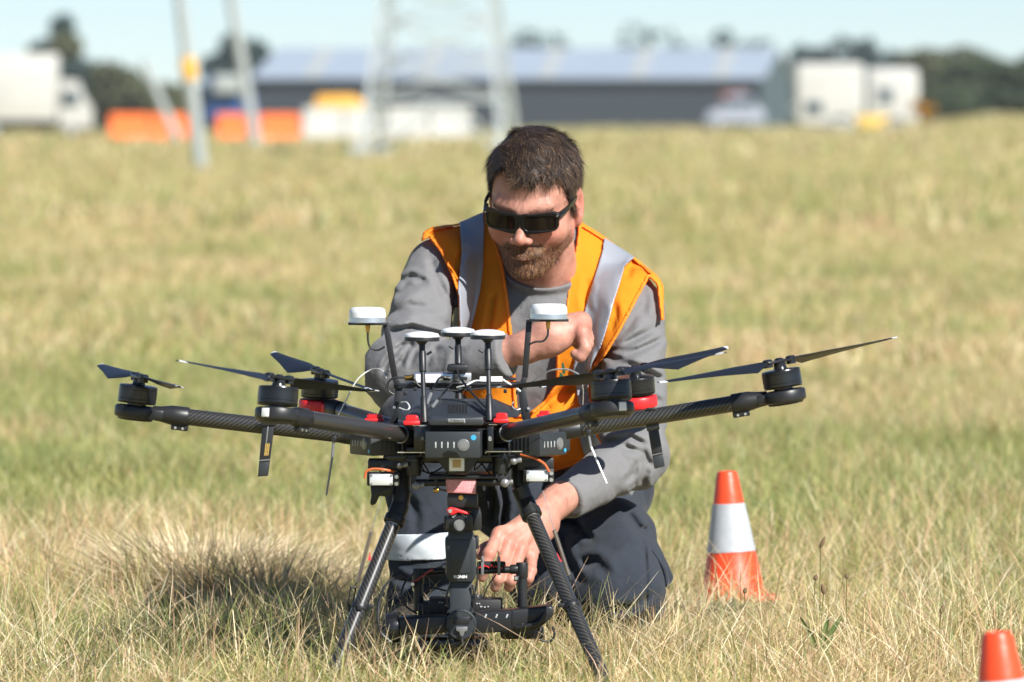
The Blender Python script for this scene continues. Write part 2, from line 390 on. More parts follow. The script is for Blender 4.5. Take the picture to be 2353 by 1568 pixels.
# ---- barriers
def barrier(px0, px1, top, Y, label, m, cat='barrier', grp=None):
    a = gpt(px0, Y); b = gpt(px1, Y); zt = W(0, top, Y).z; L = b.x-a.x; zt = max(zt, a.z+.6); t = thing('road_barrier', (a+b)/2, label, cat, grp)
    h = zt-a.z; bm = NB(); prof = [(-.35, 0), (-.35, h*.2), (-.18, h*.45), (-.14, h), (.14, h), (.18, h*.45), (.35, h*.2), (.35, 0)]
    r0 = [bm.verts.new(a+Vector((.04, y, z))) for y, z in prof]; r1 = [bm.verts.new(b+Vector((-.04, y, z))) for y, z in prof]; n = len(prof)
    for i in range(n): bm.faces.new((r0[i], r0[(i+1) % n], r1[(i+1) % n], r1[i]))
    bm.faces.new(r0); bm.faces.new(r1[::-1]); bmesh.ops.recalc_face_normals(bm, faces=bm.faces[:]); bmesh.ops.bevel(bm, geom=bm.edges[:], offset=.03, segments=2, affect='EDGES')
    obj('barrier_body', bm, m, t); bm = NB()
    for s in (.2, .8): box(bm, a+Vector((L*s, 0, .04)), (L*.18, .78, .08))
    obj('barrier_foot', bm, m_dark, t); return t
xs = [(250, 345), (346, 441), (497, 594), (595, 691)]
lb = ['orange plastic barrier at the far left end of the barrier line beside the truck', 'orange plastic barrier just left of the yellow banded pole', 'orange plastic barrier just right of the yellow banded pole', 'orange plastic barrier joining the white barriers']
for (x0, x1), s in zip(xs, lb): barrier(x0, x1, 262, 335., s, m_orange_b, grp='orange barriers across the back of the field')
xs = [(695, 790), (791, 888), (889, 985), (986, 1084)]
lb = ['white plastic barrier next to the last orange barrier', 'white plastic barrier second from the orange ones', 'white plastic barrier third from the orange ones', 'white plastic barrier at the right end of the line by the pylon foot']
for (x0, x1), s in zip(xs, lb): barrier(x0, x1, 247, 330., s, m_white, grp='white barriers across the back of the field')
# ---- vehicles
def wheel(t, c, r, wd=.3):
    bm = NB(); cyl(bm, c-Vector((0, wd/2, 0)), c+Vector((0, wd/2, 0)), r, r, 24, bev=.05); o = obj('wheel', bm, m_tyre, t)
    bm = NB(); cyl(bm, c-Vector((0, wd/2+.02, 0)), c-Vector((0, wd/2-.05, 0)), r*.55, r*.5, 20); obj('rim', bm, m_galv, o)
def truck(px0, px1, pxc, top, ctop, Y, label, mb, mc, name='box_truck', wheels=None):
    a = gpt(px0, Y); b = gpt(px1, Y); c = gpt(pxc, Y); zt = W(0, top, Y).z; ct = W(0, ctop, Y).z; z0 = a.z; D_ = 2.4
    t = thing(name, (a+c)/2, label, 'truck'); bm = NB(); box(bm, Vector(((a.x+b.x)/2, Y+D_/2, (zt+z0+1.0)/2)), (b.x-a.x, D_, zt-z0-1.0), bev=.06); obj('cargo_box', bm, mb, t)
    bm = NB(); w_ = c.x-b.x-.1; xx = b.x+.1; pr = [(0, .55), (0, ct-z0), (w_*.55, ct-z0), (w_*.82, (ct-z0)*.62), (w_, (ct-z0)*.55), (w_, .55)]
    q = [bm.verts.new(Vector((xx+x, Y+.08, z0+z))) for x, z in pr]; q2 = [bm.verts.new(v.co+Vector((0, 2.2, 0))) for v in q]; bm.faces.new(q); bm.faces.new(q2[::-1])
    for i in range(6): bm.faces.new((q[i], q[(i+1) % 6], q2[(i+1) % 6], q2[i]))
    bmesh.ops.recalc_face_normals(bm, faces=bm.faces[:]); bmesh.ops.bevel(bm, geom=bm.edges[:], offset=.08, segments=2, affect='EDGES'); cb = obj('cab', bm, mc, t)
    bm = NB(); box(bm, Vector((xx+w_*.36, Y+.07, z0+(ct-z0)*.68)), (w_*.5, .06, (ct-z0)*.25), bev=.02); obj('side_window', bm, m_glass, cb)
    bm = NB(); box(bm, Vector(((a.x+c.x)/2, Y+D_/2, z0+.75)), (c.x-a.x-.3, 1.0, .3)); obj('chassis', bm, m_dark, t)
    for wx in (wheels or (a.x+1.1, a.x+2.3, c.x-1.1)): wheel(t, Vector((wx, Y+.35, z0+.48)), .5)
    return t
truck(-110, 130, 208, 124, 185, 380., 'large white box truck parked at the left edge of the field', m_white, m_white)
truck(470, 560, 592, 175, 205, 390., 'blue truck with a pale canopy half hidden behind the poles', m_blue, m_blue, 'flatbed_truck', None)
t = thing('canopy_cover', W(525, 215, 389.2), 'pale canopy cover lying over the blue truck', 'cover'); bm = NB(); pbox(bm, 488, 172, 562, 215, 389.2, 392.2, bev=.12, seg=3); obj('cover_sheet', bm, m_conc, t)
def caravan(px0, px1, top, Y, label, grp, wins, rb=.35):
    a = gpt(px0, Y); b = gpt(px1, Y); zt = W(0, top, Y).z; z0 = a.z-.15
    t = thing('caravan', (a+b)/2, label, 'caravan', grp); bm = NB(); box(bm, Vector(((a.x+b.x)/2, Y+1.2, (zt+z0+.45)/2)), (b.x-a.x, 2.4, zt-z0-.45), bev=rb, seg=4); sh = obj('shell', bm, m_white, t)
    for x0, y0, x1, y1 in wins:
        bm = NB(); pbox(bm, x0, y0, x1, y1, Y-.03, Y+.1, bev=.02); wd = obj('window', bm, m_glass, t)
        bm = NB(); pbox(bm, x0-2, y0-2, x1+2, y1+2, Y-.015, Y+.08, bev=.01); obj('window_frame', bm, m_conc, wd)
    bm = NB(); pbox(bm, px0+12, 296, px1-12, 300, Y-.02, Y+.1, bev=.01); obj('side_stripe', bm, m_conc, t)
    for s in (.3, .72): wheel(t, Vector((a.x+(b.x-a.x)*s, Y+.3, z0+.34)), .38, .25)
caravan(1828, 1985, 146, 430., 'taller white caravan beside the gable end of the warehouse', 'white caravans behind the field', [(1850, 235, 1890, 262)], .3)
caravan(1988, 2112, 156, 434., 'white caravan with a dark side window in front of the right hand trees', 'white caravans behind the field', [(2020, 205, 2050, 236)], .5)
# yellow digger-like machine and parked cars
def car(px0, px1, top, Y, label, m, grp=None, name='parked_car', glass=m_glass):
    a = gpt(px0, Y); b = gpt(px1, Y); z0 = a.z; zt = W(0, top, Y).z; h = zt-z0; L = b.x-a.x; t = thing(name, (a+b)/2, label, 'car', grp)
    pr = [(0, .22*h), (.02, .52*h), (.22, .6*h), (.36, .97*h), (.72, h), (.9, .6*h), (.985, .52*h), (1, .22*h)]
    bm = NB(); q = [bm.verts.new(Vector((a.x+x*L, Y, z0+z))) for x, z in pr]; q2 = [bm.verts.new(v.co+Vector((0, 1.7, 0))) for v in q]; bm.faces.new(q); bm.faces.new(q2[::-1])
    for i in range(8): bm.faces.new((q[i], q[(i+1) % 8], q2[(i+1) % 8], q2[i]))
    bmesh.ops.recalc_face_normals(bm, faces=bm.faces[:]); bmesh.ops.bevel(bm, geom=bm.edges[:], offset=.07, segments=3, affect='EDGES'); obj('body', bm, m, t)
    for x0, x1 in ((.3, .52), (.55, .8)):
        bm = NB(); box(bm, Vector((a.x+(x0+x1)/2*L, Y-.004, z0+.77*h)), ((x1-x0)*L, .05, .24*h), bev=.02); obj('window', bm, glass, t)
    for s in (.2, .8): wheel(t, Vector((a.x+L*s, Y+.12, z0+.3)), .32, .24)
m_silver = mat('silver_car_paint', srgb(170, 176, 190), .35, metal=.3)
car(1622, 1760, 215, 400., 'silver parked car with a reddish roof load in front of the warehouse corner', m_silver)
t = thing('roof_load', W(1690, 225, 400.3), 'reddish brown bundle strapped on the silver car roof', 'bundle'); bm = NB(); pbox(bm, 1655, 212, 1722, 240, 400.2, 401.5, bev=.25, seg=4)
for i in range(3): tube(bm, [W(1668+i*20, 212, 400.15), W(1668+i*20, 240, 400.15)], .02, 6)
obj('bundle_body', bm, mat('bundle_red', srgb(160, 105, 95), .8, bump=(4, .5)), t)
t = thing('yellow_trailer', gpt(780, 345), 'yellow machine standing behind the white barriers', 'machine')
bm = NB(); pbox(bm, 722, 232, 838, 262, 345, 347, bev=.05); obj('deck', bm, m_yellow, t)
bm = NB(); prism(bm, [(730, 218), (812, 218), (835, 234), (724, 234)], 345.2, 346.8, bev=.04); obj('hood', bm, m_yellow, t)
for px in (745, 815): wheel(t, gpt(px, 345.3)+Vector((0, 0, .45)), .45)
t = thing('yellow_skip', gpt(2003, 415), 'small yellow skip in front of the two white caravans', 'skip')
bm = NB(); prism(bm, [(1965, 262), (2048, 262), (2036, 300), (1976, 300)], 415, 416.6, bev=.03); obj('skip_body', bm, mat('pale_yellow', srgb(226, 190, 100), .6), t)
bm = NB(); pbox(bm, 1961, 257, 2052, 263, 414.95, 416.7, bev=.02); obj('rim', bm, m_conc, t)
car(2030, 2082, 268, 412., 'small white car parked low beside the yellow skip', m_white)
car(1895, 1968, 262, 412., 'white hatchback parked in front of the taller caravan', m_white)
# ---- trees
m_bark = mat('bark', srgb(70, 58, 46), .9)
def leaves(c, r, n, sz, m, t, name='crown', flat=.0):
    V = []; blobs = [(np.array(c)+RNG.normal(size=3)*np.array(r)*.45, np.array(r)*RNG.uniform(.35, .6)) for _ in range(9)]
    cen = []; 
    for i in range(n):
        bc, br = blobs[i % 9]; d = RNG.normal(size=3); d /= np.linalg.norm(d); cen.append(bc+d*br*RNG.uniform(.6, 1.05))
    cen = np.array(cen); a = RNG.normal(size=(n, 3)); a /= np.linalg.norm(a, axis=1, keepdims=True); b = np.cross(a, RNG.normal(size=(n, 3))); b /= np.linalg.norm(b, axis=1, keepdims=True)
    s = sz*RNG.uniform(.6, 1.3, (n, 1)); V = np.stack([cen-a*s, cen+b*s*.6, cen+a*s, cen-b*s*.6], 1).reshape(-1, 3); Q = np.arange(n*4).reshape(-1, 4)
    me = np_mesh(name, V, Q, False); C = np.repeat(RNG.uniform(.6, 1.25, (n, 1)), 4, 0)*np.array(m[1])[None]; set_col(me, C); return put(name, me, m[0], t)
def tree(px, top, Y, rw, label, m, grp, n=4200, ang=0, base=None, sz=.42, cy=None):
    b = gpt(px, Y); zt = W(0, top+14, Y).z; h = zt-b.z; t = thing('tree', b, label, 'tree', grp); bm = NB()
    tube(bm, [b-Vector((0, 0, .3)), b+Vector((.1, 0, h*.3)), b+Vector((-.1, .1, h*.75))], [h*.035, h*.028, h*.01], 10)
    for k_ in range(6):
        an = k_*1.05; tube(bm, [b+Vector((0, 0, h*(.28+.06*k_))), b+Vector((math.cos(an)*rw*.55, math.sin(an)*rw*.55, h*(.45+.07*k_)))], [h*.014, h*.005], 6)
    obj('trunk', bm, m_bark, t); leaves(b+Vector((0, 0, h*(cy or .58))), (rw, rw*.9, h*.36), n, sz, m, t); return t
m_leaf = mat('foliage', (1, 1, 1), .8, spec=.2, attr='tint', transl=.2)
dk = (m_leaf, srgb(74, 92, 86)); ol = (m_leaf, srgb(100, 104, 76)); dg = (m_leaf, srgb(82, 96, 68))
tree(90, 76, 640., 2.6, 'dark round-topped tree behind the white box truck', dk, 'trees along the horizon', cy=.66)
tree(150, 160, 600., 3.4, 'low dark tree between the truck and the olive tree', dk, 'trees along the horizon')
tree(262, 108, 560., 3.0, 'tall olive green tree right of the white truck', ol, 'trees along the horizon', cy=.6)
tree(312, 128, 565., 3.0, 'olive tree close beside the tall olive tree, left of the slanting stay pole', ol, 'trees along the horizon', cy=.58)
tree(335, 178, 560., 3.6, 'low olive shrub tree behind the leftmost orange barrier', ol, 'trees along the horizon')
tree(395, 185, 570., 3.6, 'low olive tree behind the slanting stay pole', ol, 'trees along the horizon')
tree(210, 190, 565., 3.6, 'low olive tree at the foot of the tall olive tree', ol, 'trees along the horizon')
tree(450, 205, 575., 3.0, 'low grey green tree behind the yellow banded pole', dk, 'trees along the horizon')
tree(575, 84, 760., 3.6, 'dark pine spreading left of the warehouse roof', dk, 'trees along the horizon', cy=.72)
tree(530, 130, 760., 2.6, 'dark narrower pine left of the warehouse', dk, 'trees along the horizon')
for px, tp, lbn in ((1500, 84, 'faint tree top over the middle of the warehouse roof'), (1700, 90, 'faint tree top over the right part of the warehouse roof'), (1255, 94, 'small faint tree top over the warehouse roof behind the man')):
    tree(px, tp, 900., 4.4, lbn, dk, 'trees behind the warehouse', 900, cy=.8)
for i, (px, tp) in enumerate(((1835, 108), (1880, 112), (1922, 82), (1968, 108), (2015, 118), (2062, 125))):
    tree(px, tp-8, 820., 3.7, ['dark tree touching the gable end of the warehouse', 'dark tree just right of the warehouse gable', 'tallest pointed dark tree above the taller caravan', 'dark tree right of the tallest pointed one', 'dark tree above the gap between the caravans', 'dark tree above the caravan with the side window'][i], dk, 'trees behind the caravans', 2000, sz=.4)
for i, (px, tp) in enumerate(((2120, 112), (2175, 122), (2230, 118), (2290, 108), (2345, 112), (2400, 116))):
    tree(px, tp-14, 560., 3.9, ['olive tree at the right edge of the caravans', 'olive tree second from the caravans', 'dense green tree third from the caravans', 'dense green tree above the grass bank', 'dark green tree at the right edge of the picture', 'dark green tree just past the right edge'][i], dg if i > 1 else ol, 'trees on the right skyline', 2600, sz=.3, cy=.52)
for i, px in enumerate((2150, 2205, 2262, 2320, 2375)):
    tree(px, 165, 545., 3.2, ['low bushy tree beside the gorse', 'low bushy tree second along the bank', 'low bushy tree third along the bank', 'low dark bushy tree fourth along the bank', 'low dark bushy tree at the picture edge'][i], dg, 'bushy trees on the grass bank', 1600, sz=.3, cy=.45)
t = thing('gorse_bush', gpt(2135, 430), 'gorse bush in yellow flower at the end of the caravans', 'bush'); b = gpt(2135, 430)
bm = NB(); tube(bm, [b, b+Vector((.05, 0, .7))], [.08, .03], 8); obj('stem', bm, m_bark, t)
leaves(b+Vector((0, 0, .75)), (.85, .6, .6), 900, .09, (m_leaf, srgb(190, 140, 30)), t, 'foliage')

# far wood closing the horizon behind everything, one dense mass of foliage
n = 26000; px = RNG.uniform(-250, 2600, n); Yh = 900+RNG.uniform(-8, 25, n); hx = (px-PW/2)/F*Yh; z0 = terrain(hx, Yh); top = 2.3+1.1*fbm1(px*.012)+.7*fbm1(px*.04+9)
cen = np.stack([hx, Yh, z0+top*RNG.random(n)**.7], 1); a_ = RNG.normal(size=(n, 3)); a_ /= np.linalg.norm(a_, axis=1, keepdims=True); b_ = np.cross(a_, RNG.normal(size=(n, 3))); b_ /= np.linalg.norm(b_, axis=1, keepdims=True)
s_ = RNG.uniform(.35, .8, (n, 1)); me = np_mesh('far_wood', np.stack([cen-a_*s_, cen+b_*s_*.6, cen+a_*s_, cen-b_*s_*.6], 1).reshape(-1, 3), np.arange(n*4).reshape(-1, 4), False)
set_col(me, np.repeat(RNG.uniform(.6, 1.2, (n, 1)), 4, 0)*np.array(dg[1])[None]); hd_ = put('far_wood', me, m_leaf); tag(hd_, 'low distant wood along the skyline behind the warehouse', 'wood', kind='stuff')
# haze: thin even air over the field
hb = bmesh.new(); bmesh.ops.create_cube(hb, size=1); bmesh.ops.scale(hb, vec=(2900, 1440, 24), verts=hb.verts); bmesh.ops.translate(hb, vec=(0, 680, 10.5), verts=hb.verts)
hm = bpy.data.materials.new('air_haze'); hm.use_nodes = True; hn = hm.node_tree; hn.nodes.remove(hn.nodes['Principled BSDF']); pv_ = hn.nodes.new('ShaderNodeVolumePrincipled')
pv_.inputs['Color'].default_value = (.86, .93, 1, 1); pv_.inputs['Density'].default_value = .00015; pv_.inputs['Anisotropy'].default_value = .2; hn.links.new(pv_.outputs[0], hn.nodes['Material Output'].inputs['Volume'])
hz = obj('haze', hb, hm, None, smooth=False); tag(hz, 'thin pale haze over the far side of the field', 'haze', kind='stuff')
# ================================================================ GRASS
m_grass = mat('grass_blade', (1, 1, 1), .55, spec=.35, attr='tint', transl=.3)
def fbm2(x, y, s):
    P = np.stack([x*s, y*s, np.full_like(x, 3.3)], 1).astype(np.float32); return noise3(P, 1)+.5*noise3(P, 2.1)+.25*noise3(P, 4.3)
STRAW = np.array([srgb(234, 210, 152), srgb(216, 192, 130), srgb(242, 226, 180), srgb(200, 160, 110), srgb(198, 182, 112), srgb(216, 172, 130)])
GREEN = np.array([srgb(150, 160, 76), srgb(174, 176, 92), srgb(120, 138, 62), srgb(188, 184, 102), srgb(150, 164, 102)])
def blades(x, y, h, wd, K, green, lean=.45, curl=.5, cols=None, droop=0., ldir=None):
    n = len(x); th = RNG.uniform(0, 2*np.pi, n) if ldir is None else ldir; ln = np.abs(RNG.normal(0, lean, n)); cu = RNG.uniform(-.1, curl, n)
    h = h*np.interp(y, [10.5, 11.5, 12.1], [.55, .62, 1.]); t = np.linspace(0, 1, K)[None]; hor = (ln[:, None]*t+cu[:, None]*t**2)*h[:, None]; ver = h[:, None]*(t-.35*(cu[:, None]+droop)*t**2)
    z0 = terrain(x, y)-.004
    P = np.stack([x[:, None]+np.cos(th)[:, None]*hor, y[:, None]+np.sin(th)[:, None]*hor, z0[:, None]+ver], -1)
    wv = wd[:, None]*np.concatenate([np.linspace(1, .75, K-1), [.12]])[None]; fa = RNG.normal(0, .9, n)
    side = np.stack([np.cos(fa), np.sin(fa), np.zeros(n)], 1)
    V, Q = ribbons(P, wv, side)
    g_ = RNG.random(n) < green; c = np.where(g_[:, None], GREEN[RNG.integers(0, len(GREEN), n)], STRAW[RNG.integers(0, len(STRAW), n)])
    if cols is not None: c = cols[RNG.integers(0, len(cols), n)]
    g1 = c.mean(1, keepdims=True); c = (c*.82+g1*.18)*1.03*RNG.uniform(.6, 1.15, (n, 1)); return V, Q, np.repeat(c, K*2, 0)
def emit(name, parts, label):
    Vs, Qs, Cs, o = [], [], [], 0
    for V, Q, C in parts: Vs.append(V); Qs.append(Q+o); Cs.append(C); o += len(V)
    me = np_mesh(name, np.concatenate(Vs), np.concatenate(Qs), False); set_col(me, np.concatenate(Cs)*GRASS_GAIN); o_ = put(name, me, m_grass); tag(o_, label, 'grass', kind='stuff'); return o_
GRASS_GAIN = 1.02
def scatter(n, y0, y1, hw_m=.09, hw_c=.3, pw=1.0):
    y = y0+(y1-y0)*RNG.random(n)**pw; return RNG.uniform(-1, 1, n)*(hw_m*y+hw_c), y
def greenness(x, y):
    f_ = fbm2(x, y*.45, .9); base = np.interp(y, [11, 13.5, 17, 24, 34, 50, 90, 200], [.44, .58, .64, .62, .54, .48, .54, .5]); return np.clip(base+.42*f_+.25*fbm2(x, y*.3, 3.), .03, .95)
parts = []
x, y = scatter(125000, 10.7, 16.0)                                   # dense low mat
cl = fbm2(x, y, 3.0); h = np.clip(.042+.02*cl+RNG.normal(0, .014, len(x)), .012, .11)
parts.append(blades(x, y, h, RNG.uniform(.0011, .0026, len(x)), 4, greenness(x, y), .85, 1.2))
x, y = scatter(30000, 10.7, 16.0)                                   # taller stems
cl = fbm2(x, y, 2.2); ok = RNG.random(len(x)) < np.clip(.55+.5*cl, .1, 1); x, y = x[ok], y[ok]; cl = cl[ok]
parts.append(blades(x, y, np.clip(.095+.035*cl+RNG.normal(0, .028, len(x)), .04, .20), RNG.uniform(.0012, .0026, len(x)), 4, greenness(x, y)*.7, .42, .6))
x, y = scatter(5000, 10.7, 15.0)                                    # long bent bleached straws
parts.append(blades(x, y, np.clip(RNG.normal(.12, .03, len(x)), .06, .21), RNG.uniform(.0010, .0020, len(x)), 6, .06*np.ones(len(x)), .75, 1.1, np.array([srgb(240, 220, 170), srgb(226, 198, 140), srgb(222, 180, 140), srgb(246, 232, 196)])))
emit('near_grass', parts, 'long dry grass with green blades around the drone and the kneeling man')
parts = []
x, y = scatter(150000, 16, 27); cl = fbm2(x, y, 1.6)
parts.append(blades(x, y, np.clip(.07+.035*cl+RNG.normal(0, .02, len(x)), .02, .18), RNG.uniform(.0022, .0048, len(x)), 3, greenness(x, y), .5, .6))
x, y = scatter(120000, 27, 62); cl = fbm2(x, y, .8)
parts.append(blades(x, y, np.clip(.08+.05*cl+RNG.normal(0, .025, len(x)), .02, .22), RNG.uniform(.005, .011, len(x)), 3, greenness(x, y), .5, .5))
x, y = scatter(70000, 62, 210, pw=1.3); cl = fbm2(x, y, .3)
parts.append(blades(x, y, np.clip(.12+.09*cl+RNG.normal(0, .04, len(x)), .03, .35), RNG.uniform(.02, .05, len(x)), 2, greenness(x, y), .4, .3))
x, y = scatter(26000, 210, 480); 
parts.append(blades(x, y, RNG.uniform(.12, .4, len(x)), RNG.uniform(.08, .2, len(x)), 2, greenness(x, y), .4, .3))
emit('distant_grass', parts, 'sunlit tan and green grass of the open field behind the man')
# tussocks: (px, base row, Y, radius, height, n, green)
def tussock(px, Y, r, h, n, green, label, cols=None, lean=.5, wmin=.0012, wmax=.003):
    c = gpt(px, Y); a = RNG.uniform(0, 2*np.pi, n); q = r*np.sqrt(RNG.random(n)); x = c.x+np.cos(a)*q; y = Y+np.sin(a)*q
    hh = h*RNG.uniform(.45, 1.1, n)*(1-.35*(q/r)); prt = [blades(x, y, hh, RNG.uniform(wmin, wmax, n), 6, np.full(n, green), lean, .75, cols, .15, ldir=a+RNG.normal(0, .6, n))]
    emit('grass_tussock', prt, label)
PALE = np.array([srgb(226, 200, 150), srgb(214, 184, 138), srgb(196, 176, 128), srgb(176, 172, 130), srgb(150, 150, 96)])
BLEACH = np.array([srgb(244, 224, 180), srgb(232, 208, 160), srgb(224, 194, 148), srgb(190, 176, 122), srgb(160, 162, 106), srgb(240, 218, 174)])
GRN2 = np.array([srgb(120, 128, 66), srgb(138, 138, 80), srgb(168, 152, 96), srgb(96, 110, 60)])
tussock(480, 14.0, .16, .20, 2600, .2, 'tall bleached grass tussock in the left foreground behind the shaded patch', BLEACH, .62, .0018, .0042)
tussock(625, 13.9, .15, .16, 2100, .25, 'grass tussock with bleached tops between the left tussock and the landing leg', BLEACH, .8, .0018, .0040)
tussock(490, 12.8, .20, .10, 1300, .9, 'darker green tussock at the front of the shaded patch', GRN2)
tussock(690, 12.7, .15, .09, 900, .8, 'green tussock left of the left landing leg', GRN2)
tussock(1595, 13.4, .10, .10, 1500, .55, 'grey green tussock between the kneeling knee and the cone', np.array([srgb(176, 170, 130), srgb(150, 152, 104), srgb(200, 180, 136)]), .6)
tussock(1500, 12.35, .11, .15, 260, .1, 'thin straw stalks rising in front of the dark trousers', PALE, .35, .0009, .0016)
tussock(1380, 12.15, .12, .13, 260, .1, 'loose straw stalks beside the right landing leg', PALE, .4, .0009, .0016)
# plantain stalks
m_stalk = mat('plantain_stalk', srgb(120, 110, 66), .7); m_head = mat('plantain_head', srgb(112, 92, 68), .9, bump=(700, .8)); m_pl = mat('plantain_leaf', srgb(112, 130, 78), .6, transl=.2)
def plantain(px, py, Y, bx, label, hl=.018, r=.0033, leaf=False, tilt=(.3, 0)):
    b = gpt(bx, Y); tp = W(px, py, Y); t = thing('plantain', b, label, 'weed', 'plantain stalks in the grass'); mid = b.lerp(tp, .6)+Vector(((b.x-tp.x)*.1, .01, .012))
    bm = NB(); tube(bm, spline([b, mid, tp], 6), .0009, 6); obj('stalk', bm, m_stalk, t)
    d = Vector((tilt[0], tilt[1], 1)).normalized(); bm = NB(); lathe(bm, [(r*.4, 0), (r, hl*.2), (r*1.05, hl*.5), (r*.7, hl*.82), (r*.15, hl)], tp-d*hl*.15, d, 12); obj('seed_head', bm, m_head, t)
    if leaf:
        for s in (-1, 1, .4):
            bm = NB(); L = .075; p = [b+Vector((s*(.008+.03*q*q), -.004, L*q)) for q in (0, .3, .6, 1)]; wv = [.002, .006, .005, .0005]
            r_ = [(bm.verts.new(v-Vector((w_, .001, 0))), bm.verts.new(v+Vector((0, .0018, 0))), bm.verts.new(v+Vector((w_, -.001, 0)))) for v, w_ in zip(p, wv)]
            for i in range(3):
                for j in (0, 1): bm.faces.new((r_[i][j], r_[i][j+1], r_[i+1][j+1], r_[i+1][j]))
            obj('leaf', bm, m_pl, t)
plantain(1886, 1256, 12.55, 1884, 'tallest plantain stalk with a slanting dark seed head, right of the cone', .024, .0034, True, (.45, 0))
plantain(1873, 1332, 12.5, 1870, 'plantain stalk with a pale brown seed head under the tallest stalk', .012, .004)
plantain(1893, 1362, 12.48, 1886, 'short plantain stalk with a leaning dark seed head beside the tallest one', .02, .004, True, (-.2, 0))
plantain(1945, 1328, 12.5, 1947, 'plantain stalk with a small round head, rightmost of the group', .010, .0038)
plantain(1711, 1362, 12.45, 1714, 'plantain stalk with a ragged brown head below the standing cone', .012, .0038)
plantain(2162, 1408, 12.3, 2160, 'dark plantain head alone on the right between the two cones', .018, .0036)
# ================================================================ CONES
m_con = mat('cone_orange', srgb(232, 76, 36), .42, spec=.45, var=(18, .6, srgb(206, 74, 44)), bump=(60, .12))
m_conw = mat('cone_sleeve', srgb(176, 181, 186), .45, var=(26, .6, srgb(152, 156, 160)), bump=(300, .15))
def cone(px, ytop, Y, hgt, label, tilt):
    tp = W(px, ytop, Y); b = Vector((tp.x-tilt.x*hgt, Y-tilt.y*hgt, tp.z-hgt)); t = thing('traffic_cone', b, label, 'traffic cone', 'orange and white cones on the grass'); ax = Vector((tilt.x, tilt.y, 1)).normalized()
    R0, R1 = .0665, .0208; rr = lambda s: R0+(R1-R0)*s; bm = NB()
    lathe(bm, [(rr(0)+.008, 0), (rr(0)+.006, .006), (rr(.03), .014), (rr(.36), hgt*.36), (rr(.74), hgt*.74), (rr(.97), hgt*.97), (rr(.985)-.002, hgt*.992), (R1-.006, hgt), (R1-.008, hgt*.985), (R1-.009, hgt*.90)], b, ax, 64); obj('cone_body', bm, m_con, t)
    bm = NB(); lathe(bm, [(rr(.36)-.001, hgt*.357), (rr(.36)+.0012, hgt*.36), (rr(.74)+.0012, hgt*.74), (rr(.74)-.001, hgt*.743)], b, ax, 64); obj('white_band', bm, m_conw, t)
    bm = NB(); R = ax.to_track_quat('Z', 'Y').to_matrix() @ Matrix.Rotation(.5, 3, 'Z'); box(bm, b-ax*.004, (.17, .17, .012), R, bev=.005); obj('base_plate', bm, m_con, t)
cone(1670, 1082, 14.25, .262, 'orange and white cone standing upright in the grass, the whole of it in view', Vector((-.055, .02, 0)))
cone(2290, 1450, 9.7, .262, 'orange and white cone cut off by the bottom right corner', Vector((-.09, .0, 0)))
# ================================================================ DRONE
def mat_carbon():
    m = mat('carbon_tube', (.022, .022, .022), .34, spec=.5, coat=.35); n = m.node_tree.nodes; l = m.node_tree.links; b = n['Principled BSDF']
    tc = n.new('ShaderNodeTexCoord'); sp = n.new('ShaderNodeSeparateXYZ'); l.new(tc.outputs['UV'], sp.inputs[0])
    def M(op, a, b_=None):
        x = n.new('ShaderNodeMath'); x.operation = op
        for i, v in enumerate((a, b_)):
            if v is None: continue
            if isinstance(v, (int, float)): x.inputs[i].default_value = v
            else: l.new(v, x.inputs[i])
        return x.outputs[0]
    u = M('DIVIDE', sp.outputs[0], .0042); v = M('DIVIDE', sp.outputs[1], .0042)
    tw = M('MULTIPLY', M('ADD', M('SINE', M('MULTIPLY', M('ADD', u, v), 3.1416)), 1), .5)
    tw = M('POWER', tw, 1.5)
    mx = n.new('ShaderNodeMix'); mx.data_type = 'RGBA'; mx.inputs[6].default_value = (.009, .009, .010, 1); mx.inputs[7].default_value = (.060, .058, .052, 1)
    l.new(tw, mx.inputs[0]); l.new(mx.outputs[2], b.inputs['Base Color'])
    return m
m_carb = mat_carbon()
m_blk = mat('black_plastic', (.013, .014, .016), .42, bump=(900, .12), var=(40, .3, (.021, .022, .024)))
m_sat = mat('black_satin', (.010, .011, .013), .28, spec=.55)
m_batt = mat('battery_grey', (.024, .029, .034), .45, bump=(900, .12))
m_alu = mat('aluminium', (.62, .63, .64), .3, metal=.9)
m_wht = mat('white_plastic', (.80, .82, .83), .3, var=(90, .15, (.72, .74, .75)))
m_red = mat('red_plastic', srgb(214, 40, 44), .4)
m_gold = mat('brass', srgb(190, 150, 80), .3, metal=1)
m_prop = mat('propeller_black', (.011, .013, .018), .42, spec=.35)
m_sil = mat('silver_mark', (.6, .62, .66), .4)
m_wire = mat('black_cable', (.018, .018, .018), .45)
m_wwire = mat('white_cable', (.72, .72, .70), .45)
m_ow = mat('orange_cable', srgb(190, 96, 50), .5)
m_cy = mat('blue_dot', srgb(60, 160, 205), .4)
m_pink = mat('pink_foam', srgb(196, 124, 128), .95, bump=(500, .5), var=(260, .8, srgb(226, 176, 178)))
m_lab = mat('label_print', srgb(176, 180, 180), .5)
m_tan = mat('tan_print', srgb(186, 156, 104), .6)
m_gry = mat('grey_button', (.23, .235, .24), .35, metal=.4)
dr = thing('hexacopter_drone', (W(1058, 1010, 12).x, 12, .0), 'black six-rotor survey drone with carbon arms and white antenna discs standing in the grass', 'drone')
HC = W(1058, 1008, 12.0)
ang = [176.6, -3.4, -63.4, 236.6, 116.6, 56.6]
tips = [W(312, 945, 12.033), W(1803, 909, 11.966), W(1407, 938, 11.493), W(636, 951, 11.527), W(733, 930, 12.507), W(1464, 922, 12.473)]
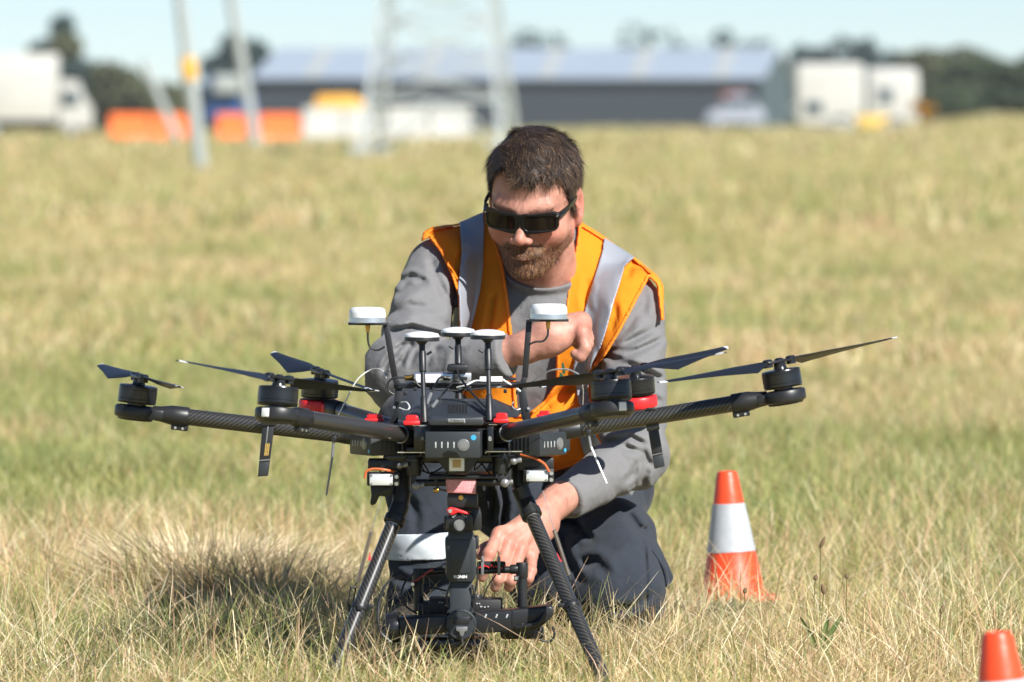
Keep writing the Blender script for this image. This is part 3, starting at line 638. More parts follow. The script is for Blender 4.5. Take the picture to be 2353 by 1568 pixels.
blade_dirs = [(-.32, .947), (.81, .586), (.70, -.714), (-.60, -.80), (-.36, .933), (.66, .751)]
rootr = [.185, .19, .13, .13, .16, .16]
def slab_at(bm, c, x, y, z, s, bev=.001):
    return box(bm, c, s, Matrix((x, y, z)).transposed(), bev)
def propeller(axis, pos, d1, par, i):
    hand = (-1, -1, 1, -1, -1, 1)[i]
    d1 = (d1-axis*d1.dot(axis)).normalized(); sd_ = axis.cross(d1)
    bm = NB(); lathe(bm, [(.004, -.010), (.011, -.009), (.011, -.002), (.008, .001), (.008, .006), (.0045, .008)], pos, axis, 20)
    slab_at(bm, pos+axis*.002, d1, sd_, axis, (.062, .020, .005), .0015)
    for s in (-1, 1):
        lathe(bm, [(.0085, -.006), (.0085, .007), (.005, .0085)], pos+d1*.026*s, axis, 16)
    h = obj('propeller_hub', bm, m_sat, par)
    for s in (1, -1):
        d = d1*s; q = axis.cross(d)*hand; bm = NB(); n = 22; top = []; bot = []
        for j in range(n):
            u = j/(n-1); r = .020+(.2665-.020)*u
            ch = np.interp(u, [0, .06, .14, .24, .34, .55, .8, .95, 1], [.013, .015, .030, .050, .047, .036, .025, .018, .009])
            le = np.interp(u, [0, .1, .3, 1], [.006, .008, .013, .007]); tw_ = math.radians(np.interp(u, [0, .1, .3, 1], [4, 22, 17, 7])); zb = .002*u*u
            c0_ = pos+d*r+axis*(.002+zb); ct = q*math.cos(tw_)+axis*math.sin(tw_); nn = axis*math.cos(tw_)-q*math.sin(tw_)
            row = []
            for k_, f_ in enumerate((0, .12, .4, .75, 1)):
                th = [.0002, .0013, .0016, .0008, .0002][k_]*(1.5-.8*u); p = c0_+ct*(le-ch*f_)+nn*(.0012*math.sin(f_*3.14))
                row.append((p+nn*th, p-nn*th))
            top.append([bm.verts.new(a_) for a_, _ in row]); bot.append([bm.verts.new(b_) for _, b_ in row])
        for j in range(n-1):
            for k_ in range(4):
                bm.faces.new((top[j][k_], top[j][k_+1], top[j+1][k_+1], top[j+1][k_])); bm.faces.new((bot[j][k_], bot[j+1][k_], bot[j+1][k_+1], bot[j][k_+1]))
            bm.faces.new((top[j][0], top[j+1][0], bot[j+1][0], bot[j][0])); bm.faces.new((top[j][4], bot[j][4], bot[j+1][4], top[j+1][4]))
        for e_, rv in ((0, 0), (n-1, 1)):
            vs = [top[e_][k_] for k_ in range(5)]+[bot[e_][k_] for k_ in range(4, -1, -1)]; bm.faces.new(vs)
        for f in bm.faces:                                   # painted tip stripes
            u = (f.calc_center_median()-pos).dot(d)
            f.material_index = 1 if (.241 < u < .2475 or .252 < u < .262) else 0
        obj('propeller_blade', bm, [m_prop, m_sil], par)
for i in range(6):
    a_ = math.radians(ang[i]); hd = Vector((math.cos(a_), math.sin(a_), 0)); root = HC+hd*rootr[i]; root.z = HC.z+.004*(i in (0, 1)); tip = tips[i]
    if i == 0: root = W(800, 1001, 12.02)
    if i == 1: root = W(1325, 986, 11.98)
    if i == 2: root = W(1160, 996, 11.86)
    if i == 3: root = W(928, 1000, 11.88)
    d = (tip-root).normalized(); up = Vector((0, 0, 1)); ax = (up-d*up.dot(d)).normalized(); sd_ = ax.cross(d)
    L = (tip-root).length; j0 = tip-d*.082; big = m_red if i > 3 else m_blk
    bm = NB(); tube(bm, [root, root.lerp(j0, .33), root.lerp(j0, .66), j0], .0145, 28); arm = obj('arm', bm, m_carb, dr)
    bm = NB(); tube(bm, [root-d*.03, root-d*.028, root+d*.006, root+d*.0075], [.0135, .0152, .0156, .0146], 24); obj('hinge_sleeve', bm, m_blk, arm)
    bm = NB(); tube(bm, [root+d*.0085, root+d*.011], .0156, 24); obj('sleeve_ring', bm, m_alu if i in (2, 3) else m_blk, arm)
    # joint between tube and rotor mount
    bm = NB(); tube(bm, [j0-d*.012, j0-d*.010, j0+d*.018, j0+d*.038, j0+d*.052], [.0158, .0172, .0172, .0135, .0125], 24)
    slab_at(bm, j0+d*.002-ax*.019, d, sd_, ax, (.030, .012, .012), .002)
    obj('tube_joint', bm, m_blk, arm)
    for s in (-.006, .007):
        for q in (-1, 1):
            bm = NB(); cyl(bm, j0+d*(.002+s)-ax*.021+sd_*q*.006, j0+d*(.002+s)-ax*.021+sd_*q*.0072, .0024, seg=10); obj('screw', bm, m_alu, arm)
    bm = NB(); lathe(bm, [(.020, -.0165), (.030, -.0155), (.0315, -.0125), (.0362, -.010), (.0372, -.007), (.0372, .005), (.0355, .0085), (.031, .0098), (.016, .0105)], tip, ax, 48)
    slab_at(bm, tip-d*.036-ax*.001, d, sd_, ax, (.03, .030, .017), .004)
    obj('rotor_mount', bm, big, arm)
    if i in (2, 3):
        o_ = Vector((.0, -1, 0)); o_ = (o_-ax*o_.dot(ax)).normalized(); off = Matrix.Rotation(math.radians(28 if i == 2 else -30), 3, ax) @ o_
        yy = off; xx = ax.cross(yy); bm = NB(); slab_at(bm, tip+off*.0365-ax*.001, xx, yy, ax, (.014, .003, .015), .0012); obj('status_light', bm, mat('status_lens', (.75, .77, .78), .25), arm)
    mc = tip+ax*.0135
    bm = NB(); lathe(bm, [(.014, -.004), (.015, .0), (.0335, .0005), (.0342, .002)], mc, ax, 48); cyl(bm, tip+ax*.008, mc+ax*.003, .017, seg=24); obj('motor_base', bm, m_alu if False else m_sat, arm)
    bm = NB(); lathe(bm, [(.030, .0025), (.0336, .003), (.0342, .004), (.0342, .0075), (.0336, .008), (.0336, .009), (.0342, .0095), (.0342, .024), (.0336, .0245), (.0336, .0255), (.0342, .026), (.0342, .028), (.0334, .0285), (.0334, .0293), (.0338, .0297), (.0332, .0315), (.027, .0325), (.012, .0335), (.011, .037)], mc, ax, 64); mo = obj('motor', bm, m_sat, arm, ang=20)
    bd = Vector((*blade_dirs[i], 0)).normalized(); propeller(ax, mc+ax*.045, bd, arm, i)
    # folding clip lever in red beside the arm root
rc_pts = [((926, 956, 965, 978), 11.84), ((1133, 951, 1170, 973), 11.84), ((837, 953, 882, 970), 12.12), ((1233, 946, 1268, 960), 12.12)]
for (x0, y0, x1, y1), Y in rc_pts:
    bm = NB(); pbox(bm, x0+6, y0, x1-4, (y0+y1)/2+2, Y, Y+.022, bev=.002); pbox(bm, x0, (y0+y1)/2, x1, y1, Y-.004, Y+.024, bev=.003)
    for kk in range(5): 
        xk = x0+10+kk*(x1-x0-18)/5; pbox(bm, xk, y0-1.3, xk+3, (y0+y1)/2, Y-.001, Y+.0225, bev=.0004, seg=1)
    obj('arm_latch', bm, m_red, dr)
# ---- hub frame
def hexplate(bm, r0, r1, z, th, c=HC, seg=12, holes=False):
    pr = []
    for k_ in range(12):
        a_ = math.radians(-3.4+30*k_); r = r0 if k_ % 2 == 0 else r1; pr.append(Vector((c.x+math.cos(a_)*r, c.y+math.sin(a_)*r, z)))
    f = [bm.verts.new(v) for v in pr]; g_ = [bm.verts.new(v+Vector((0, 0, th))) for v in pr]; bm.faces.new(f[::-1]); bm.faces.new(g_)
    for k_ in range(12): bm.faces.new((f[k_], f[(k_+1) % 12], g_[(k_+1) % 12], g_[k_]))
zt_ = W(0, 977, 12).z; zb_ = W(0, 1041, 12).z
bm = NB(); hexplate(bm, .155, .148, zt_-.002, .002); obj('top_plate', bm, m_blk, dr)
bm = NB(); hexplate(bm, .155, .150, zb_, .002); obj('bottom_plate', bm, m_blk, dr)
m_edge = mat('polished_edge', (.75, .74, .68), .25, metal=.8)
for x0, x1, yy_, Y in ((913, 992, 1040, 11.845), (1118, 1200, 1038, 11.845), (948, 980, 978.5, 11.85), (1123, 1142, 976, 11.85)):
    bm = NB(); pbox(bm, x0, yy_-1, x1, yy_+1.2, Y, Y+.01, bev=.0003, seg=1); obj('plate_edge', bm, m_edge, dr)
bm = NB(); lathe(bm, [(.10, zb_), (.105, zb_+.002), (.105, zt_-.003), (.10, zt_-.002)], Vector((HC.x, HC.y, 0)), Vector((0, 0, 1)), 36); obj('centre_frame', bm, m_sat, dr)
for i in range(6):                                                   # hinge blocks under every arm root
    a_ = math.radians(ang[i]); hd = Vector((math.cos(a_), math.sin(a_), 0)); sd_ = Vector((-hd.y, hd.x, 0)); c = HC+hd*.128
    c.z = (zt_+zb_)/2
    bm = NB()
    for s in (-1, 1): slab_at(bm, c+sd_*s*.0195, hd, sd_, Vector((0, 0, 1)), (.05, .004, (zt_-zb_)*.96), .001)
    slab_at(bm, c-Vector((0, 0, .014)), hd, sd_, Vector((0, 0, 1)), (.04, .032, .010), .002)
    h_ = obj('hinge_bracket', bm, m_blk, dr)
    for s in (-1, 1):
        bm = NB(); cyl(bm, c+sd_*s*.020+hd*.016-Vector((0, 0, .016)), c+sd_*s*.0245+hd*.016-Vector((0, 0, .016)), .0042, seg=14, bev=.0006); obj('hinge_bolt', bm, m_alu, h_)
# ---- batteries
def battery(deg, main=False):
    a_ = math.radians(deg); hd = Vector((math.cos(a_), math.sin(a_), 0)); sd_ = Vector((-hd.y, hd.x, 0)); Z = Vector((0, 0, 1))
    rf = .205 if main else .195; hh = (zt_-zb_)*.94 if main else .040; wd_ = .0955 if main else .086; c = HC+hd*(rf-.055); c.z = (zt_+zb_)/2-(.001 if main else .004)
    bm = NB(); slab_at(bm, c, hd, sd_, Z, (.11, wd_, hh), .0028); bt = obj('battery', bm, m_batt, dr)
    fc = HC+hd*rf; fc.z = c.z
    for k_ in range(4):
        bm = NB(); slab_at(bm, fc+sd_*(-.033+.0105*k_+.004)+Z*.0, hd, sd_, Z, (.0012, .0022, .0105), .0003); obj('charge_light', bm, m_lab, bt)
    bm = NB(); p = fc+sd_*.019; lathe(bm, [(.0105, 0), (.0105, .0012), (.0095, .0016), (.0082, .0012), (.0078, .0024), (.004, .0028)], p, hd, 28); obj('power_button', bm, m_gry, bt)
    bm = NB(); p = fc+sd_*.0365+Z*(.013 if main else -.012); cyl(bm, p, p+hd*.0006, .0048 if main else .0034, seg=20); obj('sticker_dot', bm, m_cy, bt)
    if not main:
        for k_ in range(5):
            bm = NB(); slab_at(bm, HC+hd*(.14+.008*k_)+sd_*(wd_/2+.0005 if deg < -90 else -wd_/2-.0005)+Z*(c.z-HC.z), hd, sd_, Z, (.0028, .0016, .026), .0004); obj('cooling_slot', bm, m_sat, bt)
battery(-93.4, True)
for dg_ in (-153.4, -33.4, 26.6, 86.6, 146.6): battery(dg_)
# front side faces A / B
for x0, x1, ch_, tx, ty in ((951, 988, 'A', 971, 1009), (1120, 1134, 'B', 1126, 1009)):
    bm = NB(); pbox(bm, x0, 981, x1, 1036, 11.835, 11.86, bev=.001); fp = obj('side_panel', bm, m_sat, dr); text('panel_letter', ch_, .0105, W(tx, ty, 11.8335), m_lab, fp)
# ---- canopy
bm = NB(); zc0, zc1 = W(0, 960, 11.87).z, W(0, 921.5, 11.95).z
b0_ = [W(925, 960, 11.87), W(1193, 960, 11.87)]; t0_ = [W(1014, 921.5, 11.95), W(1128, 921.5, 11.95)]
lo_ = [Vector((b0_[0].x, 11.88, zc0)), Vector((b0_[0].x+.036, 11.855, zc0)), Vector((b0_[1].x-.036, 11.855, zc0)), Vector((b0_[1].x, 11.88, zc0)), Vector((b0_[1].x+.01, 12.13, zc0)), Vector((b0_[0].x-.01, 12.13, zc0))]
hi_ = [Vector((t0_[0].x-.004, 11.955, zc1)), Vector((t0_[0].x, 11.94, zc1)), Vector((t0_[1].x, 11.94, zc1)), Vector((t0_[1].x+.004, 11.955, zc1)), Vector((t0_[1].x+.004, 12.06, zc1)), Vector((t0_[0].x-.004, 12.06, zc1))]
lv_ = [bm.verts.new(v) for v in lo_]; hv_ = [bm.verts.new(v) for v in hi_]; bm.faces.new(lv_[::-1]); bm.faces.new(hv_)
for k_ in range(6): bm.faces.new((lv_[k_], lv_[(k_+1) % 6], hv_[(k_+1) % 6], hv_[k_]))
bmesh.ops.recalc_face_normals(bm, faces=bm.faces[:]); bmesh.ops.bevel(bm, geom=bm.edges[:], offset=.003, segments=3, affect='EDGES')
cn = obj('canopy', bm, m_batt, dr)
nrm = Vector((0, -(zc1-zc0), -(11.94-11.855))); nrm = Vector((0, -(zc1-zc0), .085)).normalized(); upv = Vector((0, .085, zc1-zc0)).normalized()
for k_ in range(7):
    px = 1031+k_*6.6; t_ = .52; Yv = 11.855+.085*t_; zv = zc0+(zc1-zc0)*t_; bm = NB()
    c = Vector(((px-PW/2)/F*Yv, Yv, zv)); box(bm, c+nrm*.0004, (.0024, .0016, .044), Matrix((Vector((1, 0, 0)), -nrm, upv)).transposed(), .0006); obj('vent_slot', bm, mat('vent_dark', (.004, .004, .004), .8), cn)
    bm = NB(); box(bm, c+nrm*.0006+Vector((.0021, 0, 0)), (.0009, .0022, .045), Matrix((Vector((1, 0, 0)), -nrm, upv)).transposed(), .0003); obj('vent_rib', bm, m_batt, cn)
bm = NB(); prism(bm, [(988, 962), (1109, 959), (1112, 974), (1108, 978), (990, 978), (985, 974)], 11.79, 11.9, bev=.0025); ap = obj('front_lip', bm, m_batt, dr)
bm = NB(); pbox(bm, 1029, 963, 1068.5, 972.5, 11.7885, 11.7915, bev=.0008); lb_ = obj('origin_plate', bm, m_lab, dr)
bm = NB(); pbox(bm, 1030.2, 964.2, 1067.3, 971.3, 11.7875, 11.79, bev=.0006); obj('plate_face', bm, m_blk, lb_)
text('plate_text', 'Made in China', .0048, W(1048.8, 967.8, 11.787), m_lab, lb_)
# ---- positioning antennas on thin masts
def disc_antenna(x0, x1, ytop, ybase, xb, yb, Y, Yb, lug=1):
    c = W((x0+x1)/2, ybase, Y); r = (x1-x0)/2*m_at(Y); z = Vector((0, 0, 1)); ht = (ybase-ytop)*m_at(Y)
    foot = W(xb, yb, Yb); top = c-z*.004; d = (top-foot).normalized(); bm = NB()
    tube(bm, [foot, foot+d*.004, foot+d*.045, foot+d*.047], [.0075, .0075, .0058, .0045], 14); tube(bm, [foot+d*.04, top-d*.05], .0042, 12); tube(bm, [top-d*.055, top-d*.052, top-d*.020, top-d*.016], [.0062, .0066, .0066, .0048], 14)
    tube(bm, [top-d*.03, top-d*.006, top], [.0045, .0058, .011], 14); mast = obj('antenna_mast', bm, m_blk, dr)
    bm = NB(); lathe(bm, [(r*.96, -.004), (r, -.003), (r, .002), (r*.985, .0035)], c, z, 48); d1 = obj('antenna_disc', bm, m_blk, dr)
    bm = NB(); lathe(bm, [(r*.985, .0032), (r*.985, .0055), (r*.93, .0085), (r*.9, .0092), (r*.88, .0092), (r*.6, .0115), (r*.3, .0128), (.0005, .0132)], c, z, 48); obj('white_cap', bm, m_wht, d1)
    bm = NB(); p = top-d*.024+Vector((.008*lug, -.004, 0)); cyl(bm, p, p+Vector((.008*lug, -.002, .005)), .0022, seg=10); obj('mast_screw', bm, m_blk, mast)
disc_antenna(929, 1010, 766, 779, 975, 972, 11.9, 11.86)
disc_antenna(1013, 1091.6, 755, 768.5, 1055, 925, 12.12, 12.06, -1)
disc_antenna(1080.5, 1161, 761, 774.5, 1125, 968, 11.9, 11.86, -1)
# ---- receiver frame with two large domes
Yf = 12.10
def bar(bm, a, b, wx, wy):
    d = (b-a).normalized(); y = Vector((0, 1, 0)); y = (y-d*y.dot(d)).normalized(); x = y.cross(d); return box(bm, (a+b)/2, (wx, wy, (b-a).length), Matrix((x, y, d)).transposed(), .0008)
bm = NB(); bar(bm, W(905, 887, Yf), W(1203, 885, Yf), .0075, .05); pbox(bm, 940, 880, 1200, 886, Yf-.03, Yf+.03, bev=.0008); fr = obj('receiver_shelf', bm, m_blk, dr)
for a, b in (((886, 741), (907, 868)), ((1216, 736), (1206, 868))):
    bm = NB(); a_, b_ = W(*a, Yf), W(*b, Yf); bar(bm, a_, b_, .0105, .018); e = b_+Vector((.006 if a[0] < 1000 else -.006, 0, -.016)); bar(bm, b_, e, .010, .018); obj('bracket_post', bm, m_blk, fr)
for pts in ([(908, 892), (925, 892), (914, 972), (896, 985), (891, 980), (903, 950)], [(1190, 888), (1206, 888), (1222, 975), (1204, 975), (1196, 950)]):
    bm = NB(); prism(bm, pts, Yf-.02, Yf-.014, bev=.0008); st = obj('support_strut', bm, m_blk, fr); xx = sum(p[0] for p in pts)/len(pts)
    bm = NB(); p = W(pts[2][0]-8, pts[2][1]-36, Yf-.021); cyl(bm, p, p-Vector((0, .0018, 0)), .0026, seg=12); obj('rivet', bm, m_alu, st)
def dome(x0, x1, yt, yb, lipx):
    c = W((x0+x1)/2, yb, Yf); r = (x1-x0)/2*m_at(Yf); z = Vector((0, 0, 1)); h = (yb-yt)*m_at(Yf)
    bm = NB(); lathe(bm, [(r*.97, -.001), (r*1.0, 0), (r*.995, h*.18), (r*.985, h*.33)], c, z, 56); base = obj('receiver_base', bm, mat('receiver_silver', (.55, .58, .6), .28, metal=.75), dr)
    bm = NB(); lathe(bm, [(r*.985, h*.30), (r*.985, h*.62), (r*.95, h*.8), (r*.88, h*.92), (r*.7, h*.985), (.0005, h*1.02)], c, z, 56); obj('receiver_dome', bm, m_wht, base)
    bm = NB(); pl_ = W((x0+x1)/2+lipx, yb+3, Yf); box(bm, pl_, ((x1-x0+5)*m_at(Yf), .055, .0042), bev=.0006); obj('dome_plate', bm, m_blk, base)
    bm = NB(); pl_ = W((x0+x1)/2, yb-.5, Yf); box(bm, pl_, ((x1-x0+22)*m_at(Yf), .006, .0008)); obj('edge_wire', bm, m_alu, base)
    return base
dl = dome(801, 887, 706, 741, 2); dr_ = dome(1218, 1304, 698, 733, 0)
for px, pts in ((845, [(845, 762), (846, 785), (852, 800), (868, 805), (884, 797)]), (1259.5, [(1259.5, 756), (1258, 772), (1248, 784), (1230, 786), (1218, 791)])):
    y0 = 746 if px < 1000 else 738; bm = NB(); cyl(bm, W(px, y0, Yf-.01), W(px, y0+9, Yf-.01), .0042, seg=12, bev=.0006); cyl(bm, W(px, y0+9, Yf-.01), W(px, y0+18, Yf-.01), .0034, seg=12); obj('brass_plug', bm, m_gold, dl if px < 1000 else dr_)
    bm = NB(); tube(bm, spline([W(x, y, Yf-.01) for x, y in pts], 8), .0019, 10); obj('antenna_cable', bm, m_wire, dl if px < 1000 else dr_)
bm = NB(); pbox(bm, 951, 857.5, 1083, 882, Yf-.035, Yf+.02, bev=.0025); rb_ = obj('receiver_box', bm, m_alu, dr)
bm = NB(); pbox(bm, 955, 860, 1012, 880, Yf-.0358, Yf-.03, bev=.0008); obj('box_cover', bm, m_wht, rb_)
for x0, y0, x1, y1 in ((1018, 864, 1034, 875), (1040, 862, 1054, 872), (1056, 866, 1074, 874), (1044, 875, 1056, 880)):
    bm = NB(); pbox(bm, x0, y0, x1, y1, Yf-.039, Yf-.03, bev=.0006); obj('port', bm, m_blk, rb_)
bm = NB(); pbox(bm, 1102, 866, 1155, 878, Yf-.03, Yf-.01, bev=.0015); obj('white_module', bm, m_wht, dr)
bm = NB(); pbox(bm, 1158, 868, 1186, 875, Yf-.03, Yf-.015, bev=.001); obj('usb_plug', bm, m_blk, dr)
bm = NB(); prism(bm, [(1028, 841), (1031, 838), (1071, 838), (1075, 841), (1076, 852), (1073, 856), (1029, 855), (1026, 851)], Yf-.045, Yf, bev=.0025); obj('compass_puck', bm, m_blk, dr)
bm = NB(); pbox(bm, 1040, 854, 1062, 860, Yf-.04, Yf, bev=.0008); obj('puck_foot', bm, m_blk, dr)
bm = NB(); cyl(bm, W(945, 868, Yf-.015), W(930, 868.5, Yf-.015), .0045, seg=12); cyl(bm, W(952, 868, Yf-.015), W(944, 868, Yf-.015), .0055, seg=8); obj('brass_plug', bm, m_gold, dr)
def cable(pts, r, m, name='cable', par=dr):
    bm = NB(); tube(bm, spline([W(*p) for p in pts], 7), r, 8); return obj(name, bm, m, par)
Y1 = Yf-.04
for pts, r, m in [
    ([(930, 868, Y1), (905, 869, Y1), (892, 880, Y1), (893, 898, Y1), (905, 907, Y1)], .0019, m_wire),
    ([(1036, 870, Y1), (1012, 868, Y1-.01), (1000, 885, 11.98), (990, 905, 11.95), (982, 925, 11.92)], .0021, m_wire),
    ([(1054, 866, Y1), (1040, 878, Y1-.02), (1018, 905, 11.97), (1000, 925, 11.93), (984, 944, 11.9)], .0021, m_wire),
    ([(1048, 848, Y1), (1062, 875, 12.0), (1086, 905, 11.95), (1110, 930, 11.9), (1122, 942, 11.88)], .002, m_wire),
    ([(1050, 891, Y1), (1072, 885, Y1-.01), (1090, 876, Y1), (1106, 875, Y1)], .0016, m_wwire),
    ([(1154, 872, Y1), (1170, 882, Y1), (1186, 892, Y1), (1196, 900, Y1)], .0018, m_wwire),
    ([(1205, 895, Y1), (1225, 876, Y1-.1), (1262, 853, Y1-.2), (1300, 849, 11.8), (1325, 858, 11.7), (1340, 870, 11.6)], .0014, m_wwire),
    ([(778, 953, 12.2), (795, 920, 12.2), (822, 872, 12.2), (855, 849, 12.2), (877, 851, 12.15), (888, 868, 12.1)], .0012, m_wwire),
    ([(1335, 862, 11.75), (1340, 900, 11.78), (1339, 930, 11.8)], .0007, m_wwire),
    ([(922, 925, 12.05), (934, 925, 12.03), (941, 936, 12.0), (934, 943, 12.0), (918, 938, 12.02)], .0014, m_wwire),
    ([(1180, 924, 12.05), (1177, 934, 12.04), (1186, 942, 12.0), (1196, 940, 12.0)], .0012, m_wwire),
    ([(950, 868, Y1), (970, 890, Y1), (1040, 898, Y1), (1110, 893, Y1), (1200, 880, Y1)], .0016, m_wire)]: cable(pts, r, m)
for a, b in (((990, 905), (980, 930)), ((1004, 922), (992, 938))):
    bm = NB(); tube(bm, [W(*a, 11.935), W(*b, 11.91)], [.0034, .003], 10); obj('cable_sleeve', bm, m_gry, dr)
for x, y in ((930, 900), (953, 890), (1078, 888), (1160, 895), (1188, 898)):
    bm = NB(); pbox(bm, x-3, y, x+5, y+9, Y1-.004, Y1+.003, bev=.001); obj('cable_tie', bm, m_blk, dr)
# ---- flat link antennas hanging from the side arms, rods
def paddle(pts, Y, split, txt):
    t = NB(); prism(t, pts, Y, Y+.008, bev=.0014); p = obj('link_antenna', t, m_blk, dr)
    (xa, ya), (xb, yb) = pts[0], pts[1]; (xc, yc), (xd, yd) = pts[3], pts[2]
    L = lambda u, v: ((xa*(1-u)+xb*u)*(1-v)+(xc*(1-u)+xd*u)*v, (ya*(1-u)+yb*u)*(1-v)+(yc*(1-u)+yd*u)*v)
    bm = NB(); q = [L(.0, split), L(1, split), L(1, split+.02), L(0, split+.02)]; prism(bm, q, Y-.0012, Y+.002); obj('seam_ring', bm, m_gry, p)
    bm = NB(); q = [L(.02, split+.05), L(.98, split+.05), L(.98, .99), L(.02, .99)]; prism(bm, q, Y-.0016, Y+.003, bev=.0006); obj('end_cap', bm, m_batt, p)
    if txt:
        for k_ in range(3):
            for j in range(9):
                bm = NB(); v = .42+j*.024; u = .42+k_*.14; q = [L(u, v), L(u+.10, v), L(u+.10, v+.016), L(u, v+.016)]; prism(bm, q, Y-.0005, Y+.001); obj('print_line', bm, mat('yellow_print', srgb(205, 170, 90), .5), p)
        bm = NB(); q = [L(.42, .10), L(.54, .10), L(.54, .42), L(.42, .42)]; prism(bm, q, Y-.0008, Y+.001, bev=.0003); obj('groove', bm, m_gry, p)
    bm = NB(); prism(bm, [L(-.12, -.08), L(1.12, -.08), L(1.1, .1), L(-.1, .1)], Y-.003, Y+.012, bev=.001); obj('clip', bm, m_blk, p)
paddle([(604, 967), (632, 965), (616, 1094), (592, 1096)], 11.985, .70, True)
paddle([(1488, 982), (1512, 978), (1528, 1072), (1504, 1078)], 11.975, .66, False)
for pts, Y, cl_ in (([(767, 1014), (764, 1048), (750, 1138)], 12.0, (767, 1010)), ([(1352, 998), (1357, 1025), (1394, 1111)], 11.95, (1352, 995))):
    ms_ = m_wht if pts[0][0] > 1000 else mat('grey_rod', (.28, .29, .29), .45)
    bm = NB(); e_ = W(*pts[2], Y-.02); q_ = W(*pts[1], Y); tube(bm, [q_, q_.lerp(e_, .5), e_], [.0021, .0019, .0017], 10); rd = obj('rod_antenna', bm, ms_, dr)
    bm = NB(); tube(bm, [W(*pts[0], Y), W(*pts[1], Y), q_.lerp(e_, .04)], [.0028, .0028, .0024], 10); obj('rod_socket', bm, m_gry, rd)
    bm = NB(); pbox(bm, cl_[0]-6, cl_[1]-7, cl_[0]+6, cl_[1]+5, Y-.006, Y+.01, bev=.001); obj('clip', bm, m_blk, rd)
# small round clamps on the arm tubes
for px, py, Y in ((1500, 944, 11.97), (1335, 965, 11.98)):
    bm = NB(); pbox(bm, px-14, py-6, px+10, py-1, Y-.006, Y+.012, bev=.001); obj('arm_clip', bm, m_blk, dr)
# ---- underside
bm = NB(); prism(bm, [(991, 1042), (1102, 1042), (1094, 1062), (1080, 1086), (1072, 1091), (1034, 1091), (1026, 1086), (1008, 1062)], 11.83, 11.95, bev=.003); uh = obj('under_housing', bm, m_blk, dr)
bm = NB(); pbox(bm, 1032, 1050, 1067, 1083, 11.8275, 11.831, bev=.0008); tg = obj('square_tag', bm, m_wht, uh); bm = NB(); pbox(bm, 1040, 1057, 1059, 1075, 11.8268, 11.829, bev=.0004); obj('tag_print', bm, m_tan, uh)
bm = NB(); prism(bm, [(895, 1041), (1225, 1040), (1240, 1052), (1200, 1066), (900, 1064), (878, 1052)], 11.9, 12.12, bev=.003); obj('lower_frame', bm, m_sat, dr)
for x0, x1, y0, y1 in ((933, 968, 1045, 1094), (1131, 1168, 1042, 1090)):
    c0_, c1_ = W((x0+x1)/2, y0, 11.88), W((x0+x1)/2, y1, 11.88); bm = NB(); r = (x1-x0)/2*m_at(11.88); cyl(bm, c0_, c1_, r, seg=32, bev=.002); dm = obj('damper', bm, m_blk, dr)
    bm = NB(); cyl(bm, c0_-Vector((0, 0, .006)), c0_-Vector((0, 0, .012)), r*1.06, seg=32, bev=.001); obj('damper_ring', bm, m_sat, dm)
    bm = NB(); pbox(bm, (x0+x1)/2-6, y1, (x0+x1)/2+6, y1+16, 11.87, 11.89, bev=.001); obj('damper_foot', bm, m_blk, dm)
bm = NB(); tube(bm, [W(945, 1110, 11.88), W(1172, 1108, 11.88)], .0062, 16); obj('cross_tube', bm, m_blk, dr)
bm = NB(); pbox(bm, 985, 1093, 1140, 1101, 11.86, 12.0, bev=.002); obj('mount_plate', bm, m_sat, dr)
for px, py, r in ((956, 1116, 9.2), (1180, 1060, 8.5), (919, 1070, 7), (1160, 1110, 10)):
    bm = NB(); p = W(px, py, 11.865); lathe(bm, [(r*.9, 0), (r, .004), (r*.95, .009), (r*.6, .013), (.05, .015)], p, Vector((0, -1, 0)), 20) if False else lathe(bm, [(r*m_at(12)*.9, 0), (r*m_at(12), .003), (r*m_at(12)*.95, .007), (r*m_at(12)*.5, .010), (.0002, .011)], p, Vector((0, -1, 0)), 20); kn = obj('ball_knob', bm, m_gry, dr)
    bm = NB(); cyl(bm, p+Vector((.004, .002, 0)), p+Vector((.014, .002, .002)), .0045, seg=12, bev=.0006); obj('knob_neck', bm, m_gry, kn)
for x0, y0, x1, y1, Y, nm in ((845, 1056, 922, 1082, 11.9, 'side_box'), (1190, 1052, 1272, 1082, 11.9, 'side_box')):
    bm = NB(); pbox(bm, x0, y0, x1, y1, Y, Y+.05, bev=.003); obj(nm, bm, m_blk, dr)
for x0, y0, x1, y1, ears in ((849, 1090, 903, 1116, 1), (1209, 1082, 1259, 1107, 1)):
    bm = NB(); pbox(bm, x0-6, y0-4, x1+14, y1+1, 11.885, 11.915, bev=.002); sv = obj('servo_mount', bm, m_blk, dr)
    bm = NB(); pbox(bm, x0, y0, x1, y1, 11.868, 11.89, bev=.0022); sb = obj('servo_case', bm, mat('servo_silver', (.68, .71, .73), .3, metal=.35), sv)
    for cx_ in (x0+4, x1-4):
        for cy_ in (y0+3, y1-3):
            bm = NB(); p = W(cx_, cy_, 11.8675); cyl(bm, p, p-Vector((0, .0008, 0)), .0022, seg=10); obj('screw', bm, m_gry, sv)
    for cy_ in (y0+6, y1-4):
        bm = NB(); p = W(x1+8, cy_, 11.884); cyl(bm, p, p-Vector((0, .002, 0)), .0035, seg=12); obj('screw', bm, m_alu, sv)
cable([(838, 1100, 11.87), (842, 1084, 11.87), (858, 1078, 11.87), (885, 1080, 11.87), (905, 1084, 11.88)], .0022, m_ow, 'orange_cable')
cable([(1196, 1045, 11.88), (1225, 1052, 11.87), (1250, 1066, 11.865), (1262, 1085, 11.865)], .0024, m_ow, 'orange_cable')
cable([(1004, 1098, 11.85), (1000, 1112, 11.85), (1010, 1124, 11.85), (1025, 1128, 11.86)], .0018, m_wire)
